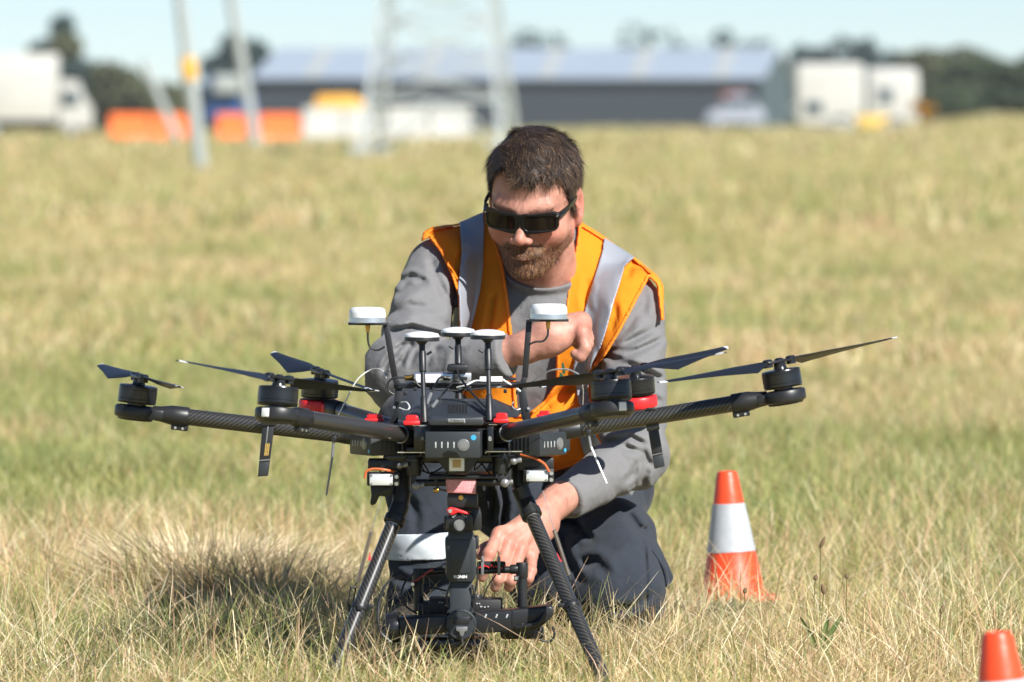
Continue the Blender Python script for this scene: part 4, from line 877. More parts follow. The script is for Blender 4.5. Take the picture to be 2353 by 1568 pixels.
bm = NB(); cyl(bm, W(996, 1127, 11.85), W(1008, 1127, 11.85), .0045, seg=12, bev=.0006); obj('brass_plug', bm, m_gold, dr)
RN = random.Random(3)
for k_ in range(9):                                                   # loose wiring below the plate
    x0 = RN.uniform(890, 1230); cable([(x0, 1044, 11.93), (x0+RN.uniform(-25, 25), 1060+RN.uniform(0, 12), 11.9), (x0+RN.uniform(-50, 50), 1072+RN.uniform(0, 22), 11.92), (x0+RN.uniform(-60, 60), 1060, 11.95)], .0014, m_wire)
# hanging dark hook at left
bm = NB(); prism(bm, [(851, 1115), (905, 1116), (900, 1135), (886, 1142), (872, 1140), (864, 1158), (854, 1163), (850, 1156), (853, 1140)], 11.93, 11.96, bev=.002); obj('folding_hook', bm, m_blk, dr)
# ---- landing gear
def landing(top, knee, joint, foot, rx, gl, sgn, spring):
    bm = NB(); Yl = 11.93; t0, k0, j0, f0 = W(*top, 11.95), W(*knee, 11.94), W(*joint, 11.92), W(*foot, 11.72 if sgn > 0 else 11.82)
    d = (f0-j0).normalized(); f0 = f0+d*.12
    tube(bm, [j0, j0.lerp(f0, .3), j0.lerp(f0, .6), f0], .0128, 28); lg = obj('landing_leg', bm, m_carb, dr)
    bm = NB(); tube(bm, [j0-d*.035, j0-d*.033, j0-d*.012, j0-d*.010, j0+d*.002, j0+d*.004], [.0145, .016, .016, .0185, .0185, .0165], 28); cl_ = obj('leg_collar', bm, m_blk, lg)
    bm = NB(); tube(bm, [j0+d*.005, j0+d*.0065], .0131, 28); obj('leg_ring', bm, m_alu, lg)
    bm = NB(); tube(bm, [t0, k0], [.013, .015], 16); tube(bm, [k0, j0-d*.03], [.016, .0145], 16); obj('leg_bracket', bm, m_blk, lg)
    bm = NB(); a_ = W(spring[0][0], spring[0][1], 11.93)+Vector((0, 0, .06)); tube(bm, [W(*gl, 11.93), k0], [.006, .006], 10); obj('folding_link', bm, m_blk, lg)
    # ring clamp on the tube
    u = (W(0, spring[4][1], 11.9).z-j0.z)/(f0.z-j0.z); c = j0.lerp(f0, u); bm = NB(); cyl(bm, c-d*.005, c+d*.005, .0148, seg=28, bev=.001)
    slab_at(bm, c-Vector((sgn*.0, .016, 0)), Vector((1, 0, 0)), Vector((0, 1, 0)), Vector((0, 0, 1)), (.008, .006, .008), .001); slab_at(bm, c+Vector((-sgn*.018, -.004, .002)), Vector((1, 0, 0)), Vector((0, 1, 0)), Vector((0, 0, 1)), (.012, .006, .007), .001); obj('leg_clamp', bm, m_blk, lg)
    # pull wire, coil spring, buckle
    p0, p1, p2, p3, p4 = [W(x, y, 11.89) for x, y in spring]
    bm = NB(); tube(bm, [p0, p1], .0007, 6); obj('pull_wire', bm, m_alu, lg)
    bm = NB(); dd = (p2-p1).normalized(); x, y, _ = frame_of(dd); turns = 30; L = (p2-p1).length
    tube(bm, [p1+dd*L*k/(turns*8)+(x*math.cos(k*math.pi/4)+y*math.sin(k*math.pi/4))*.0034 for k in range(turns*8+1)], .00085, 5); tube(bm, [p1, p2], .0022, 8); obj('tension_spring', bm, mat('spring_steel', (.36, .31, .26), .35, metal=.7), lg)
    bm = NB(); dd = (p4-p3).normalized(); sx = Vector((0, 1, 0)).cross(dd).normalized()
    for s in (-1, 1): tube(bm, [p3+sx*s*.0042, p4+sx*s*.0042], .0015, 6)
    for p in (p3, p4): tube(bm, [p-sx*.0045, p+sx*.0045], .002, 6)
    tube(bm, [p2, p3], .0012, 6); tube(bm, [p4, p4+dd*.01], .0025, 6); obj('buckle', bm, m_blk, lg)
    tr = [(spring[2][0]+x_*1., spring[2][1]+y_) for x_, y_ in ((-sgn*2, -55), (-sgn*12, -22), (-sgn*2, -24))]
    return lg
landing((925, 1062), (925, 1130), (905, 1200), (785, 1500), 15, (900, 1085), -1, [(878, 1140), (853, 1222), (822, 1338), (812, 1350), (804, 1392)])
landing((1190, 1062), (1195, 1120), (1222, 1185), (1383, 1552), 15, (1235, 1085), 1, [(1247, 1128), (1273, 1218), (1307, 1322), (1313, 1335), (1331, 1385)])
m_tri = mat('warning_red', srgb(206, 66, 76), .5)
for pts, Y in (([(850, 1268), (845, 1288), (853, 1288)], 11.886), ([(1279, 1268), (1291, 1291), (1283, 1292)], 11.884)):
    bm = NB(); prism(bm, pts, Y, Y+.002); obj('warning_triangle', bm, m_tri, dr)
# ---- gimbal with survey camera
Yg_ = 11.93
bm = NB(); prism(bm, [(1024, 1101), (1095, 1102), (1093, 1136), (1026, 1133)], 11.865, 11.90, bev=.003, seg=3); obj('foam_pad', bm, m_pink, dr)
bm = NB(); prism(bm, [(1029, 1134), (1094, 1136), (1098, 1142), (1098, 1165), (1094, 1170), (1030, 1168), (1027, 1160), (1027, 1142)], 11.875, 11.95, bev=.003); gk = obj('gimbal', bm, m_blk, dr)
bm = NB(); p = W(1059, 1144, 11.874); cyl(bm, p, p-Vector((0, .001, 0)), .0042, seg=18); obj('brass_disc', bm, m_gold, gk)
bm = NB(); prism(bm, [(1026, 1172), (1034, 1166), (1046, 1168), (1076, 1178), (1080, 1184), (1052, 1178), (1042, 1184), (1030, 1183)], 11.852, 11.866, bev=.0018); lv_o = obj('lock_lever', bm, m_red, gk)
bm = NB(); p = W(1034.5, 1174.5, 11.851); cyl(bm, p, p-Vector((0, .0015, 0)), .0034, seg=14); obj('lever_screw', bm, m_alu, gk)
bm = NB(); prism(bm, [(1026, 1192), (1036, 1178), (1080, 1180), (1086, 1186), (1086, 1221), (1024, 1221)], 11.86, 11.94, bev=.003); prism(bm, [(1086, 1168), (1102, 1168), (1106, 1184), (1106, 1218), (1086, 1221)], 11.885, 11.94, bev=.002); prism(bm, [(1020, 1190), (1030, 1188), (1030, 1218), (1021, 1220)], 11.88, 11.94, bev=.001); obj('tilt_block', bm, m_blk, gk)
bm = NB(); p = W(1055.5, 1206, 11.86); lathe(bm, [(.0155, 0), (.0155, .003), (.0150, .004), (.0118, .004), (.0118, .012), (.0112, .0135), (.0108, .0135), (.0102, .0125), (.0006, .0128)], p, Vector((0, -1, 0)), 48); kn = obj('adjust_knob', bm, m_blk, gk)
bm = NB(); cyl(bm, p-Vector((0, .0124, 0)), p-Vector((0, .0134, 0)), .0098, seg=32); obj('knob_face', bm, m_gry, kn) if False else obj('knob_face', bm, m_gry, gk)
for s in (-1, 1):
    bm = NB(); c = W(1055.5+s*11, 1186, 11.8585); box(bm, c, (.010, .001, .0012), Matrix.Rotation(s*.7, 3, 'Y')); box(bm, c+Vector((s*.004, 0, -.001)), (.0012, .001, .005), Matrix.Rotation(s*.3, 3, 'Y')); obj('turn_mark', bm, m_lab, gk)
bm = NB(); pbox(bm, 1072, 1186, 1078, 1206, 11.8585, 11.862, bev=.001); obj('slot', bm, m_sat, gk)
bm = NB(); prism(bm, [(1030, 1219), (1086, 1219), (1088, 1234), (1094, 1238), (1094, 1326), (1086, 1338), (1034, 1338), (1026, 1326), (1022, 1240), (1029, 1236)], 11.872, 11.94, bev=.003); cp = obj('gimbal_column', bm, m_batt, gk)
bm = NB(); prism(bm, [(1036, 1240), (1078, 1240), (1080, 1318), (1036, 1318)], 11.8705, 11.876, bev=.001); obj('column_cover', bm, m_batt, gk)
bm = NB(); prism(bm, [(1092, 1232), (1100, 1234), (1100, 1260), (1093, 1264)], 11.89, 11.93, bev=.002); obj('side_knob', bm, m_blk, gk)
text('column_text', 'RONIN', .0072, W(1058, 1326, 11.8695), mat('white_print', (.8, .8, .8), .5), gk, bold=.00018)
bm = NB(); prism(bm, [(1032, 1336), (1086, 1336), (1082, 1398), (1090, 1410), (1024, 1410), (1034, 1398)], 11.885, 11.935, bev=.003); obj('lower_column', bm, m_batt, gk)
bm = NB(); p = W(1060, 1434, 11.885); lathe(bm, [(.026, 0), (.0268, .004), (.0268, .013), (.0255, .016), (.024, .0165), (.0232, .0155), (.0008, .016)], p, Vector((0, -1, 0)), 56); pv = obj('pivot_motor', bm, m_batt, dr)
bm = NB(); prism(bm, [(1040, 1418), (1080, 1418), (1080, 1432), (1076, 1436), (1044, 1436), (1040, 1432)], 11.868, 11.872, bev=.001); obj('pivot_panel', bm, m_blk, pv)
for x in (1036, 1083):
    bm = NB(); p = W(x, 1420, 11.868); cyl(bm, p, p-Vector((0, .001, 0)), .0022, seg=10); obj('screw', bm, m_sat, pv)
bm = NB(); prism(bm, [(1048, 1441), (1074, 1441), (1074, 1450), (1068, 1452), (1064, 1464), (1058, 1464), (1055, 1452), (1048, 1450)], 11.862, 11.87, bev=.001); obj('cable_plug', bm, m_gry, pv)
bm = NB(); prism(bm, [(916, 1420), (1026, 1414), (1034, 1452), (1000, 1458), (918, 1462)], 11.885, 11.94, bev=.004, seg=3); obj('gimbal_arm', bm, m_blk, dr)
bm = NB(); prism(bm, [(1090, 1408), (1180, 1402), (1262, 1392), (1271, 1396), (1271, 1416), (1250, 1436), (1228, 1450), (1100, 1456), (1086, 1450)], 11.885, 11.94, bev=.004, seg=3); ga = obj('gimbal_arm', bm, m_blk, dr)
for x in (1116, 1141, 1165):
    bm = NB(); p = W(x, 1416, 11.885); box(bm, p, (.0026, .0012, .007), Matrix.Rotation(.4, 3, 'Y'), .0004); obj('arm_mark', bm, m_lab, ga)
bm = NB(); pbox(bm, 1176, 1404, 1180, 1452, 11.884, 11.9, bev=.0005); obj('arm_seam', bm, m_sat, ga)
cable([(1252, 1410, 11.88), (1240, 1428, 11.878), (1215, 1438, 11.878), (1185, 1442, 11.882)], .004, m_blk, 'cable_channel')
bm = NB(); cyl(bm, W(887, 1445, 11.91), W(918, 1443, 11.91), .0255, seg=36, bev=.003); rm = obj('roll_motor', bm, m_sat, dr)
bm = NB(); pbox(bm, 917, 1424, 924, 1466, 11.888, 11.935, bev=.002); pbox(bm, 930, 1422, 960, 1460, 11.882, 11.9, bev=.002); obj('motor_flange', bm, m_blk, rm)
# camera cage
for x0, x1, y0, y1 in ((1187, 1212, 1298, 1402), (949, 973, 1312, 1405)):
    bm = NB(); cyl(bm, W((x0+x1)/2, y0+22, 12.0), W((x0+x1)/2+1, y1, 12.0), .0088, seg=24); cyl(bm, W((x0+x1)/2, y0-5, 12.0), W((x0+x1)/2, y0+30, 12.0), .0105, seg=24, bev=.001)
    pbox(bm, x0-6, y0+26, x0+6, y0+38, 11.985, 12.0, bev=.001); up_ = obj('upright_tube', bm, m_blk, dr)
    bm = NB(); p = W(x0-1, y0+31, 11.984); cyl(bm, p, p-Vector((0, .0015, 0)), .0032, seg=12); obj('clamp_bolt', bm, m_alu, up_)
bm = NB(); cyl(bm, W(1094, 1312, 11.995), W(1188, 1309, 12.0), .0062, seg=20); cyl(bm, W(1172, 1309, 12.0), W(1190, 1308, 12.0), .0085, seg=20, bev=.001); obj('cross_bar', bm, m_blk, dr)
bm = NB(); cyl(bm, W(950, 1316, 12.0), W(1024, 1312, 11.995), .0062, seg=20); obj('cross_bar', bm, m_blk, dr)
bm = NB(); pbox(bm, 1096, 1291, 1162, 1306, 11.985, 12.0, bev=.003); pr_ = obj('padded_strap', bm, mat('strap_black', (.02, .02, .02), .9, bump=(400, .4)), dr)
for x in (1108, 1146):
    bm = NB(); pbox(bm, x-3, 1282, x+4, 1322, 11.982, 11.986, bev=.0006); pbox(bm, x-2, 1279, x+3, 1290, 11.98, 11.987, bev=.001); obj('cable_tie', bm, m_gry, pr_)
RN = random.Random(5)
for k_ in range(11):
    x = 1097+k_*6; bm = NB(); tube(bm, [W(x+RN.uniform(-2, 2), 1302+RN.uniform(-2, 4), 11.983) for _ in range(1)]+[W(x+RN.uniform(2, 6), 1300+RN.uniform(-3, 6), 11.983)], .0011, 5); obj('red_thread', bm, m_red, pr_)
for k_ in range(9):
    x = 950+k_*5; bm = NB(); tube(bm, [W(x, 1338-k_*3.5+RN.uniform(-2, 2), 11.97), W(x+6, 1336-k_*3.5+RN.uniform(-3, 3), 11.97)], .0011, 5); obj('red_thread', bm, m_red, dr)
bm = NB(); pbox(bm, 985, 1376, 1040, 1412, 11.95, 12.02, bev=.004); pbox(bm, 1084, 1378, 1152, 1410, 11.95, 12.02, bev=.004); pbox(bm, 960, 1386, 1155, 1420, 11.96, 12.03, bev=.004); cb = obj('survey_camera', bm, mat('camera_leather', (.02, .02, .02), .6, bump=(600, .5)), dr)
for x, y, r, h in ((1095, 1374, .010, .010), (1120, 1377, .013, .008), (1140, 1378, .0115, .008)):
    bm = NB(); p = W(x, y+6, 11.985); lathe(bm, [(r, 0), (r, h*.8), (r*.9, h), (.0005, h)], p, Vector((0, 0, 1)), 24); obj('camera_dial', bm, m_blk, cb)
for x, y, w_ in ((1094, 1386, 4), (1100, 1386, 3), (1103, 1393, 5), (1112, 1394, 4), (1120, 1393, 3), (1008, 1383, 4), (1014, 1384, 4), (1022, 1390, 6)):
    bm = NB(); pbox(bm, x, y, x+w_, y+3, 11.9485, 11.951, bev=.0002, seg=1); obj('camera_print', bm, m_lab, cb)
bm = NB(); cyl(bm, W(1060, 1455, 11.99), W(1060, 1530, 11.99), .030, .034, seg=36, bev=.003); obj('camera_lens', bm, m_blk, cb)
bm = NB(); pbox(bm, 960, 1466, 1120, 1500, 11.93, 12.03, bev=.006); obj('camera_base', bm, m_sat, cb)
bm = NB(); pbox(bm, 1150, 1440, 1250, 1470, 11.96, 12.0, bev=.006); obj('gimbal_foot', bm, m_sat, dr)
cable([(940, 1335, 11.96), (918, 1326, 11.93), (890, 1340, 11.9), (872, 1380, 11.89), (868, 1425, 11.88), (876, 1455, 11.88), (900, 1478, 11.88)], .0026, m_wire)
cable([(950, 1318, 11.96), (930, 1340, 11.93), (922, 1370, 11.92), (935, 1395, 11.92), (958, 1410, 11.94)], .0018, m_wire)
cable([(1098, 1300, 11.95), (1096, 1340, 11.95), (1088, 1372, 11.95)], .0018, m_wire)
cable([(1140, 1320, 11.98), (1120, 1350, 11.98), (1110, 1376, 11.98)], .0012, m_wire)
cable([(975, 1350, 11.97), (1000, 1352, 11.96), (1025, 1358, 11.95)], .0016, m_wire)
cable([(1061, 1462, 11.86), (1064, 1484, 11.86), (1080, 1496, 11.87), (1095, 1500, 11.88)], .0024, m_wire)
cable([(1270, 1440, 11.93), (1274, 1460, 11.93), (1262, 1475, 11.93), (1240, 1470, 11.93)], .002, m_wire)
cable([(1034, 1345, 11.88), (1026, 1370, 11.88), (1030, 1396, 11.88)], .0018, m_wire)
cable([(1085, 1345, 11.88), (1092, 1370, 11.88), (1088, 1396, 11.88)], .0018, m_wire)
for k_ in range(5):
    bm = NB(); pbox(bm, 984+k_*11, 1300+RN.uniform(-2, 2), 992+k_*11, 1304+RN.uniform(-2, 2), 11.975, 11.98, bev=.0004); obj('tape_print', bm, m_lab, dr)
# ================================================================ PERSON
m_skin = mat('skin', srgb(208, 150, 122), .5, spec=.35, attr='tint', sss=.12, bump=[(420, .3), (110, .2)])
m_shirt = mat('shirt_grey', srgb(116, 116, 117), .95, spec=.1, var=(60, .4, srgb(104, 104, 106)), bump=[(700, .25), (26, .35)], sheen=.1)
m_trou = mat('trousers_navy', srgb(52, 57, 65), .95, spec=.1, var=(50, .4, srgb(44, 49, 57)), bump=[(800, .3), (22, .35)], sheen=.08)
m_vest = mat('vest_orange', (1.0, .38, .025), .75, spec=.15, bump=[(900, .1), (20, .3)], transl=.42, tcol=(1.0, .10, .006))
m_refl = mat('reflective_tape', srgb(148, 152, 160), .38, spec=.6, metal=.1, bump=[(30, .15), (700, .08)])
m_hair = mat('hair_brown', srgb(62, 50, 42), .5, spec=.3, attr='tint')
m_beardm = mat('beard_ginger', srgb(140, 92, 58), .45, spec=.35, attr='tint')
m_frame = mat('glasses_frame', (.008, .008, .009), .3, spec=.4)
m_lens = mat('glasses_lens', (.012, .008, .006), .1, spec=.3)
m_boot = mat('boot_leather', (.05, .04, .033), .6, bump=(60, .3))
# head frame: local x to the picture's right, y backwards, z up
HO = Wn(1226, 462, 12.84)
RH = np.array((Matrix.Rotation(math.radians(-15), 3, 'Z') @ Matrix.Rotation(math.radians(21), 3, 'X') @ Matrix.Rotation(math.radians(3.5), 3, 'Y')).to_3x3())
def H(x, y, z): return HO+RH@np.array([x, y, z])*HS
HS = 1.03
def toH(P): return ((P-A(HO))@A(RH))/np.float32(HS)
# skeleton (picture column, row, distance)
SR, ER, WR = Wn(1006, 620, 12.97), Wn(918, 862, 12.72), Wn(1192, 806, 12.60)
SL, EL, WL = Wn(1456, 712, 12.95), Wn(1456, 1046, 12.74), Wn(1282, 1150, 12.52)
def head_sdf(P):
    q = toH(P)
    q = q.copy(); ax = np.abs(q[:, 0]); m_ = q.copy(); m_[:, 0] = ax
    d = ell(q, (0, .018, .036), (.0765, .098, .082))
    d = smin(d, ell(q, (0, -.020, -.012), (.069, .070, .080)), .025)
    d = smin(d, rc(m_, (.048, -.006, -.058), (.014, -.066, -.099), .0265, .021), .028)
    d = smin(d, ell(q, (0, -.058, -.072), (.040, .034, .040)), .02)
    d = smin(d, sph(q, (0, -.078, -.103), .0165), .016)
    d = smin(d, sph(m_, (.045, -.053, -.034), .0265), .022)
    d = smin(d, rc(m_, (.045, -.070, .021), (.006, -.085, .016), .010, .010), .014)
    d = smax(d, -sph(m_, (.032, -.104, -.003), .0165), .014)
    d = smin(d, ell(m_, (.032, -.074, -.003), (.014, .013, .011)), .006)
    d = smin(d, rc(q, (0, -.084, .008), (0, -.108, -.032), .0078, .0096), .010)
    d = smin(d, sph(q, (0, -.1092, -.034), .0100), .006)
    d = smin(d, ell(m_, (.0135, -.099, -.038), (.0082, .0115, .0080)), .005)
    d = smax(d, -ell(m_, (.0072, -.106, -.0475), (.0040, .0055, .005)), .003)
    d = smin(d, ell(q, (0, -.084, -.066), (.028, .013, .016)), .010)
    d = smin(d, rc(m_, (.0, -.097, -.0655), (.020, -.087, -.0735), .0045, .0028), .004)
    d = smin(d, rc(m_, (.0, -.0955, -.0755), (.018, -.087, -.0765), .0055, .003), .004)
    d = smax(d, -rc(m_, (0, -.103, -.0700), (.023, -.090, -.0768), .0016, .0012), .003)
    # ears
    e = np.minimum(ell(m_, (.0800, .018, -.010), (.0090, .020, .036)), 9)
    e = smin(e, ell(m_, (.077, .012, -.038), (.0075, .010, .012)), .008)
    e = smax(e, -ell(m_, (.090, .011, -.005), (.0095, .0125, .022)), .004)
    e = smin(e, rc(m_, (.081, .004, -.010), (.080, .0, -.002), .004, .003), .003)
    d = smin(d, e, .006)
    return d*np.float32(HS)
NB0, NB1 = H(0, .030, -.050), Wn(1250, 655, 13.0)
def fing(P, pts, rs):
    d = None
    for a, b, r1, r2 in zip(pts[:-1], pts[1:], rs[:-1], rs[1:]):
        e = rc(P, a, b, r1, r2); d = e if d is None else smin(d, e, .003)
    return d
def hand_low(P):
    """hand hanging down beside the camera, fingers curled over the cross bar"""
    w = lambda x, y, Y: Wn(x, y, Y)
    d = rc(P, w(1272, 1160, 12.50), w(1238, 1195, 12.46), .027, .029)
    d = smin(d, rc(P, w(1238, 1192, 12.462), w(1166, 1226, 12.40), .026, .016), .02)
    d = smin(d, rc(P, w(1244, 1200, 12.462), w(1190, 1246, 12.40), .026, .0165), .016)
    d = smin(d, rc(P, w(1250, 1212, 12.462), w(1222, 1264, 12.415), .023, .0150), .018)
    K = [w(1146, 1228, 12.385), w(1168, 1250, 12.380), w(1197, 1264, 12.385), w(1222, 1276, 12.40)]
    M = [w(1124, 1272, 12.345), w(1153, 1298, 12.345), w(1182, 1308, 12.350), w(1220, 1312, 12.365)]
    D_ = [w(1112, 1308, 12.338), w(1144, 1332, 12.335), w(1174, 1336, 12.34), w(1215, 1330, 12.355)]
    T = [w(1108, 1327, 12.345), w(1138, 1350, 12.342), w(1169, 1350, 12.348), w(1211, 1340, 12.36)]
    for k, m1, m2, t, r in zip(K, M, D_, T, (.0112, .0115, .0110, .0098)):
        f_ = fing(P, [k, m1, m2, t], [r*1.10, r*1.0, r*.92, r*.82]); f_ = smin(f_, sph(P, m1-np.array([0, .002, 0]), r*1.06), .004); d = smin(d, f_, .0065)
        d = smin(d, sph(P, k-np.array([0, .006, -.002]), r*.95), .010)
    th = fing(P, [w(1200, 1215, 12.47), w(1140, 1245, 12.44), w(1112, 1262, 12.41), w(1104, 1277, 12.39)], [.016, .0125, .0105, .009]); d = smin(d, th, .008)
    for k in range(3):                                  # tendon ridges
        d = smin(d, rc(P, K[k]+np.array([.006, .001, .01]), w(1240, 1190, 12.434), .004, .003), .010)
    return d
def hand_up(P):
    """hand resting against the chest, wrist bent, fingers hanging curled"""
    w = lambda x, y, Y: Wn(x, y, Y)
    d = rc(P, w(1206, 800, 12.60), w(1262, 772, 12.60), .029, .030)
    d = smin(d, rc(P, w(1262, 764, 12.60), w(1336, 740, 12.62), .030, .0195), .02)
    d = smin(d, rc(P, w(1268, 780, 12.595), w(1328, 757, 12.60), .029, .0185), .02)
    d = smin(d, rc(P, w(1245, 797, 12.59), w(1285, 780, 12.585), .019, .013), .015)
    K = [w(1337, 764, 12.585), w(1341, 752, 12.615), w(1342, 741, 12.64), w(1335, 731, 12.66)]
    M = [w(1345, 801, 12.575), w(1350, 790, 12.61), w(1352, 778, 12.64), w(1350, 765, 12.665)]
    D_ = [w(1334, 820, 12.575), w(1340, 811, 12.61), w(1342, 802, 12.64), w(1340, 790, 12.665)]
    T = [w(1322, 814, 12.58), w(1334, 818, 12.61), w(1338, 812, 12.64), w(1342, 800, 12.66)]
    for k, m1, m2, t, r in zip(K, M, D_, T, (.0112, .0112, .0105, .0095)):
        f_ = fing(P, [k, m1, m2, t], [r*1.12, r, r*.94, r*.86]); f_ = smin(f_, sph(P, k-np.array([0, .0, 0]), r*1.05), .01); d = smin(d, f_, .006)
    th = fing(P, [w(1262, 785, 12.60), w(1298, 775, 12.63), w(1316, 780, 12.64), w(1326, 790, 12.65)], [.016, .0125, .0105, .0095]); d = smin(d, th, .008)
    return d
TOR = [Wn(1250, 800, 13.05), Wn(1275, 1000, 13.10), Wn(1290, 1130, 13.22)]
KR, KL = Wn(972, 974, 12.62), Wn(1425, 1350, 12.70)                      # knees
HR, HL = Wn(1190, 1120, 13.20), Wn(1335, 1150, 13.20)
FR, FL = Wn(962, 1500, 12.62), Wn(1400, 1400, 13.08)
def torso_sdf(P, o=0.):
    d = ell(P, TOR[0], (.178+o, .118+o, .20+o)); d = smin(d, ell(P, TOR[1], (.165+o, .135+o, .17+o)), .06); d = smin(d, ell(P, TOR[2], (.165+o, .13+o, .12+o)), .05)
    d = smin(d, rc(P, Wn(1030, 618, 13.03), Wn(1235, 605, 13.06), .058+o, .066+o), .05); d = smin(d, rc(P, Wn(1235, 605, 13.06), Wn(1440, 700, 13.03), .066+o, .060+o), .05)
    d = smin(d, rc(P, Wn(1145, 572, 13.06), Wn(1320, 600, 13.06), .056+o, .056+o), .03)
    d = smin(d, ell(P, Wn(1150, 760, 12.98), (.075+o, .065+o, .085+o)), .05); d = smin(d, ell(P, Wn(1345, 790, 12.98), (.075+o, .065+o, .085+o)), .05)
    return d
def body_sdf(P):
    d = head_sdf(P)
    nk = rc(P, NB0, NB1, .062, .066); nk = smin(nk, rc(P, H(.030, .0, -.065), Wn(1255, 672, 12.95), .016, .016), .03)
    d = smin(d, nk, .022)
    t = torso_sdf(P, -.012); d = smin(d, t, .03)
    arm = smin(rc(P, SR, ER, .044, .036), rc(P, ER, WR+(ER-WR)*.15, .040, .0275), .02); arm = smin(arm, rc(P, WR+(ER-WR)*.2, Wn(1212, 797, 12.6), .0295, .0275), .015)
    arm = smin(arm, hand_up(P), .012); d = smin(d, arm, .015)
    arm = smin(rc(P, SL, EL, .044, .036), rc(P, EL, WL, .040, .029), .02); arm = smin(arm, rc(P, WL, Wn(1268, 1164, 12.5), .029, .028), .015)
    arm = smin(arm, hand_low(P), .012); d = smin(d, arm, .015)
    for h_, k_, f_ in ((HR, KR, FR), (HL, KL, FL)):
        d = smin(d, smin(rc(P, h_, k_, .065, .045), rc(P, k_, f_, .042, .03), .02), .03)
    return d
V, Q = sdf_mesh('person', body_sdf, Wn(830, 1560, 12.30)*[1, 1, 1]+[0, 0, 0], Wn(1600, 292, 13.45)+[0, 0, .0], .0027)
V2, Q2 = V, Q
def laplace(V, Q, it=1, lam=.5):
    E = np.concatenate([Q[:, [0, 1]], Q[:, [1, 2]], Q[:, [2, 3]], Q[:, [3, 0]]]); E = np.concatenate([E, E[:, ::-1]])
    cnt = np.bincount(E[:, 0], minlength=len(V)).astype(np.float32)[:, None]; cnt[cnt == 0] = 1
    for _ in range(it):
        s = np.stack([np.bincount(E[:, 0], weights=V[E[:, 1], a], minlength=len(V)) for a in range(3)], 1); V = V+(s/cnt-V)*lam
    return V.astype(np.float32)
V = laplace(V, Q, 1, .4)
me = np_mesh('person', V, Q)
# skin tone: real colour differences (lips, nose and cheek flush, shaved stubble, knuckles)
q = toH(V); base = np.array(srgb(200, 146, 124)); C = np.repeat(base[None], len(V), 0); ax = np.abs(q[:, 0])
def blend(C, m_, col): m_ = np.clip(m_, 0, 1)[:, None]; return C*(1-m_)+np.array(col)*m_
n1 = noise3(V, 60); n2 = noise3(V, 200); isH = (np.abs(q) < .2).all(1) & (q[:, 2] > -.17)
C = blend(C, (.25+.3*n1)*.8, srgb(212, 164, 142))
fl = np.exp(-((ax-.045)**2+(q[:, 2]+.035)**2)/.0006)*(q[:, 1] < -.02)*isH; C = blend(C, fl*.5, srgb(206, 118, 100))
fl = np.exp(-(q[:, 0]**2+(q[:, 1]+.118)**2+(q[:, 2]+.036)**2)/.0003)*isH; C = blend(C, fl*.28, srgb(206, 116, 98))
lip = np.exp(-((q[:, 0]/.022)**4+((q[:, 2]+.0708)/.0075)**2))*(q[:, 1] < -.083)*isH; C = blend(C, lip*1.1, srgb(172, 104, 92))
def beard_m(q):
    ax = np.abs(q[:, 0]); jaw = np.clip((-.056+.30*(q[:, 1]+.075).clip(0)-q[:, 2])/.010, 0, 1)*np.clip((.012-q[:, 1])/.02, 0, 1)*np.clip(1.1-(q[:, 1]+.068).clip(0)*15, .10, 1)*np.clip((q[:, 2]+.135)/.012, 0, 1)
    mou = (np.abs(q[:, 2]+.0705) < .0065) & (ax < .022) & (q[:, 1] < -.08)
    side = 1.
    return jaw*side*np.where(mou, 0, 1)
bm_ = beard_m(q)*isH; st = np.clip((-.030-q[:, 2])/.02, 0, 1)*np.clip((q[:, 2]+.14)/.02, 0, 1)*np.clip((.02-q[:, 1])/.02, 0, 1)*isH*(ax > .038)
C = blend(C, st*.35, srgb(150, 96, 72)); C = blend(C, bm_*.9, srgb(92, 58, 42)); C = blend(C, ((q[:, 2] < -.049) & (q[:, 2] > -.066) & (ax < .034) & (q[:, 1] < -.07) & isH)*.75, srgb(104, 66, 46))
earm = (ax > .074)*isH; C = blend(C, earm*.45, srgb(222, 130, 116))
for ctr in [Wn(1146, 1225, 12.375), Wn(1168, 1248, 12.37), Wn(1197, 1262, 12.375), Wn(1124, 1272, 12.335), Wn(1153, 1298, 12.335), Wn(1182, 1308, 12.34), Wn(1345, 750, 12.6), Wn(1337, 762, 12.58)]:
    C = blend(C, np.exp(-((V-ctr)**2).sum(1)/.00018)*.45, srgb(206, 120, 100))
for ctr in (Wn(1107, 1326, 12.337), Wn(1137, 1348, 12.333), Wn(1168, 1348, 12.34)): C = blend(C, (np.exp(-((V-ctr)**2).sum(1)/.00004))*.55, srgb(232, 184, 168))
C = C*np.array([.78, .75, .78])*(1+.12*n2[:, None]+.10*n1[:, None]); set_col(me, C)
person = put('person', me, m_skin, None, W(1250, 1440, 12.9)*1.0)
tag(person, 'kneeling man with dark hair, ginger beard and orange hi-vis vest at the drone', 'person')
def child(name, f, lo, hi, h, m, parent=person, sm=1, post=None):
    v, q_ = sdf_mesh(name, f, lo, hi, h); v = laplace(v, q_, sm, .4) if sm else v
    me_ = np_mesh(name, v, q_)
    if post: post(me_, v)
    return put(name, me_, m, parent)
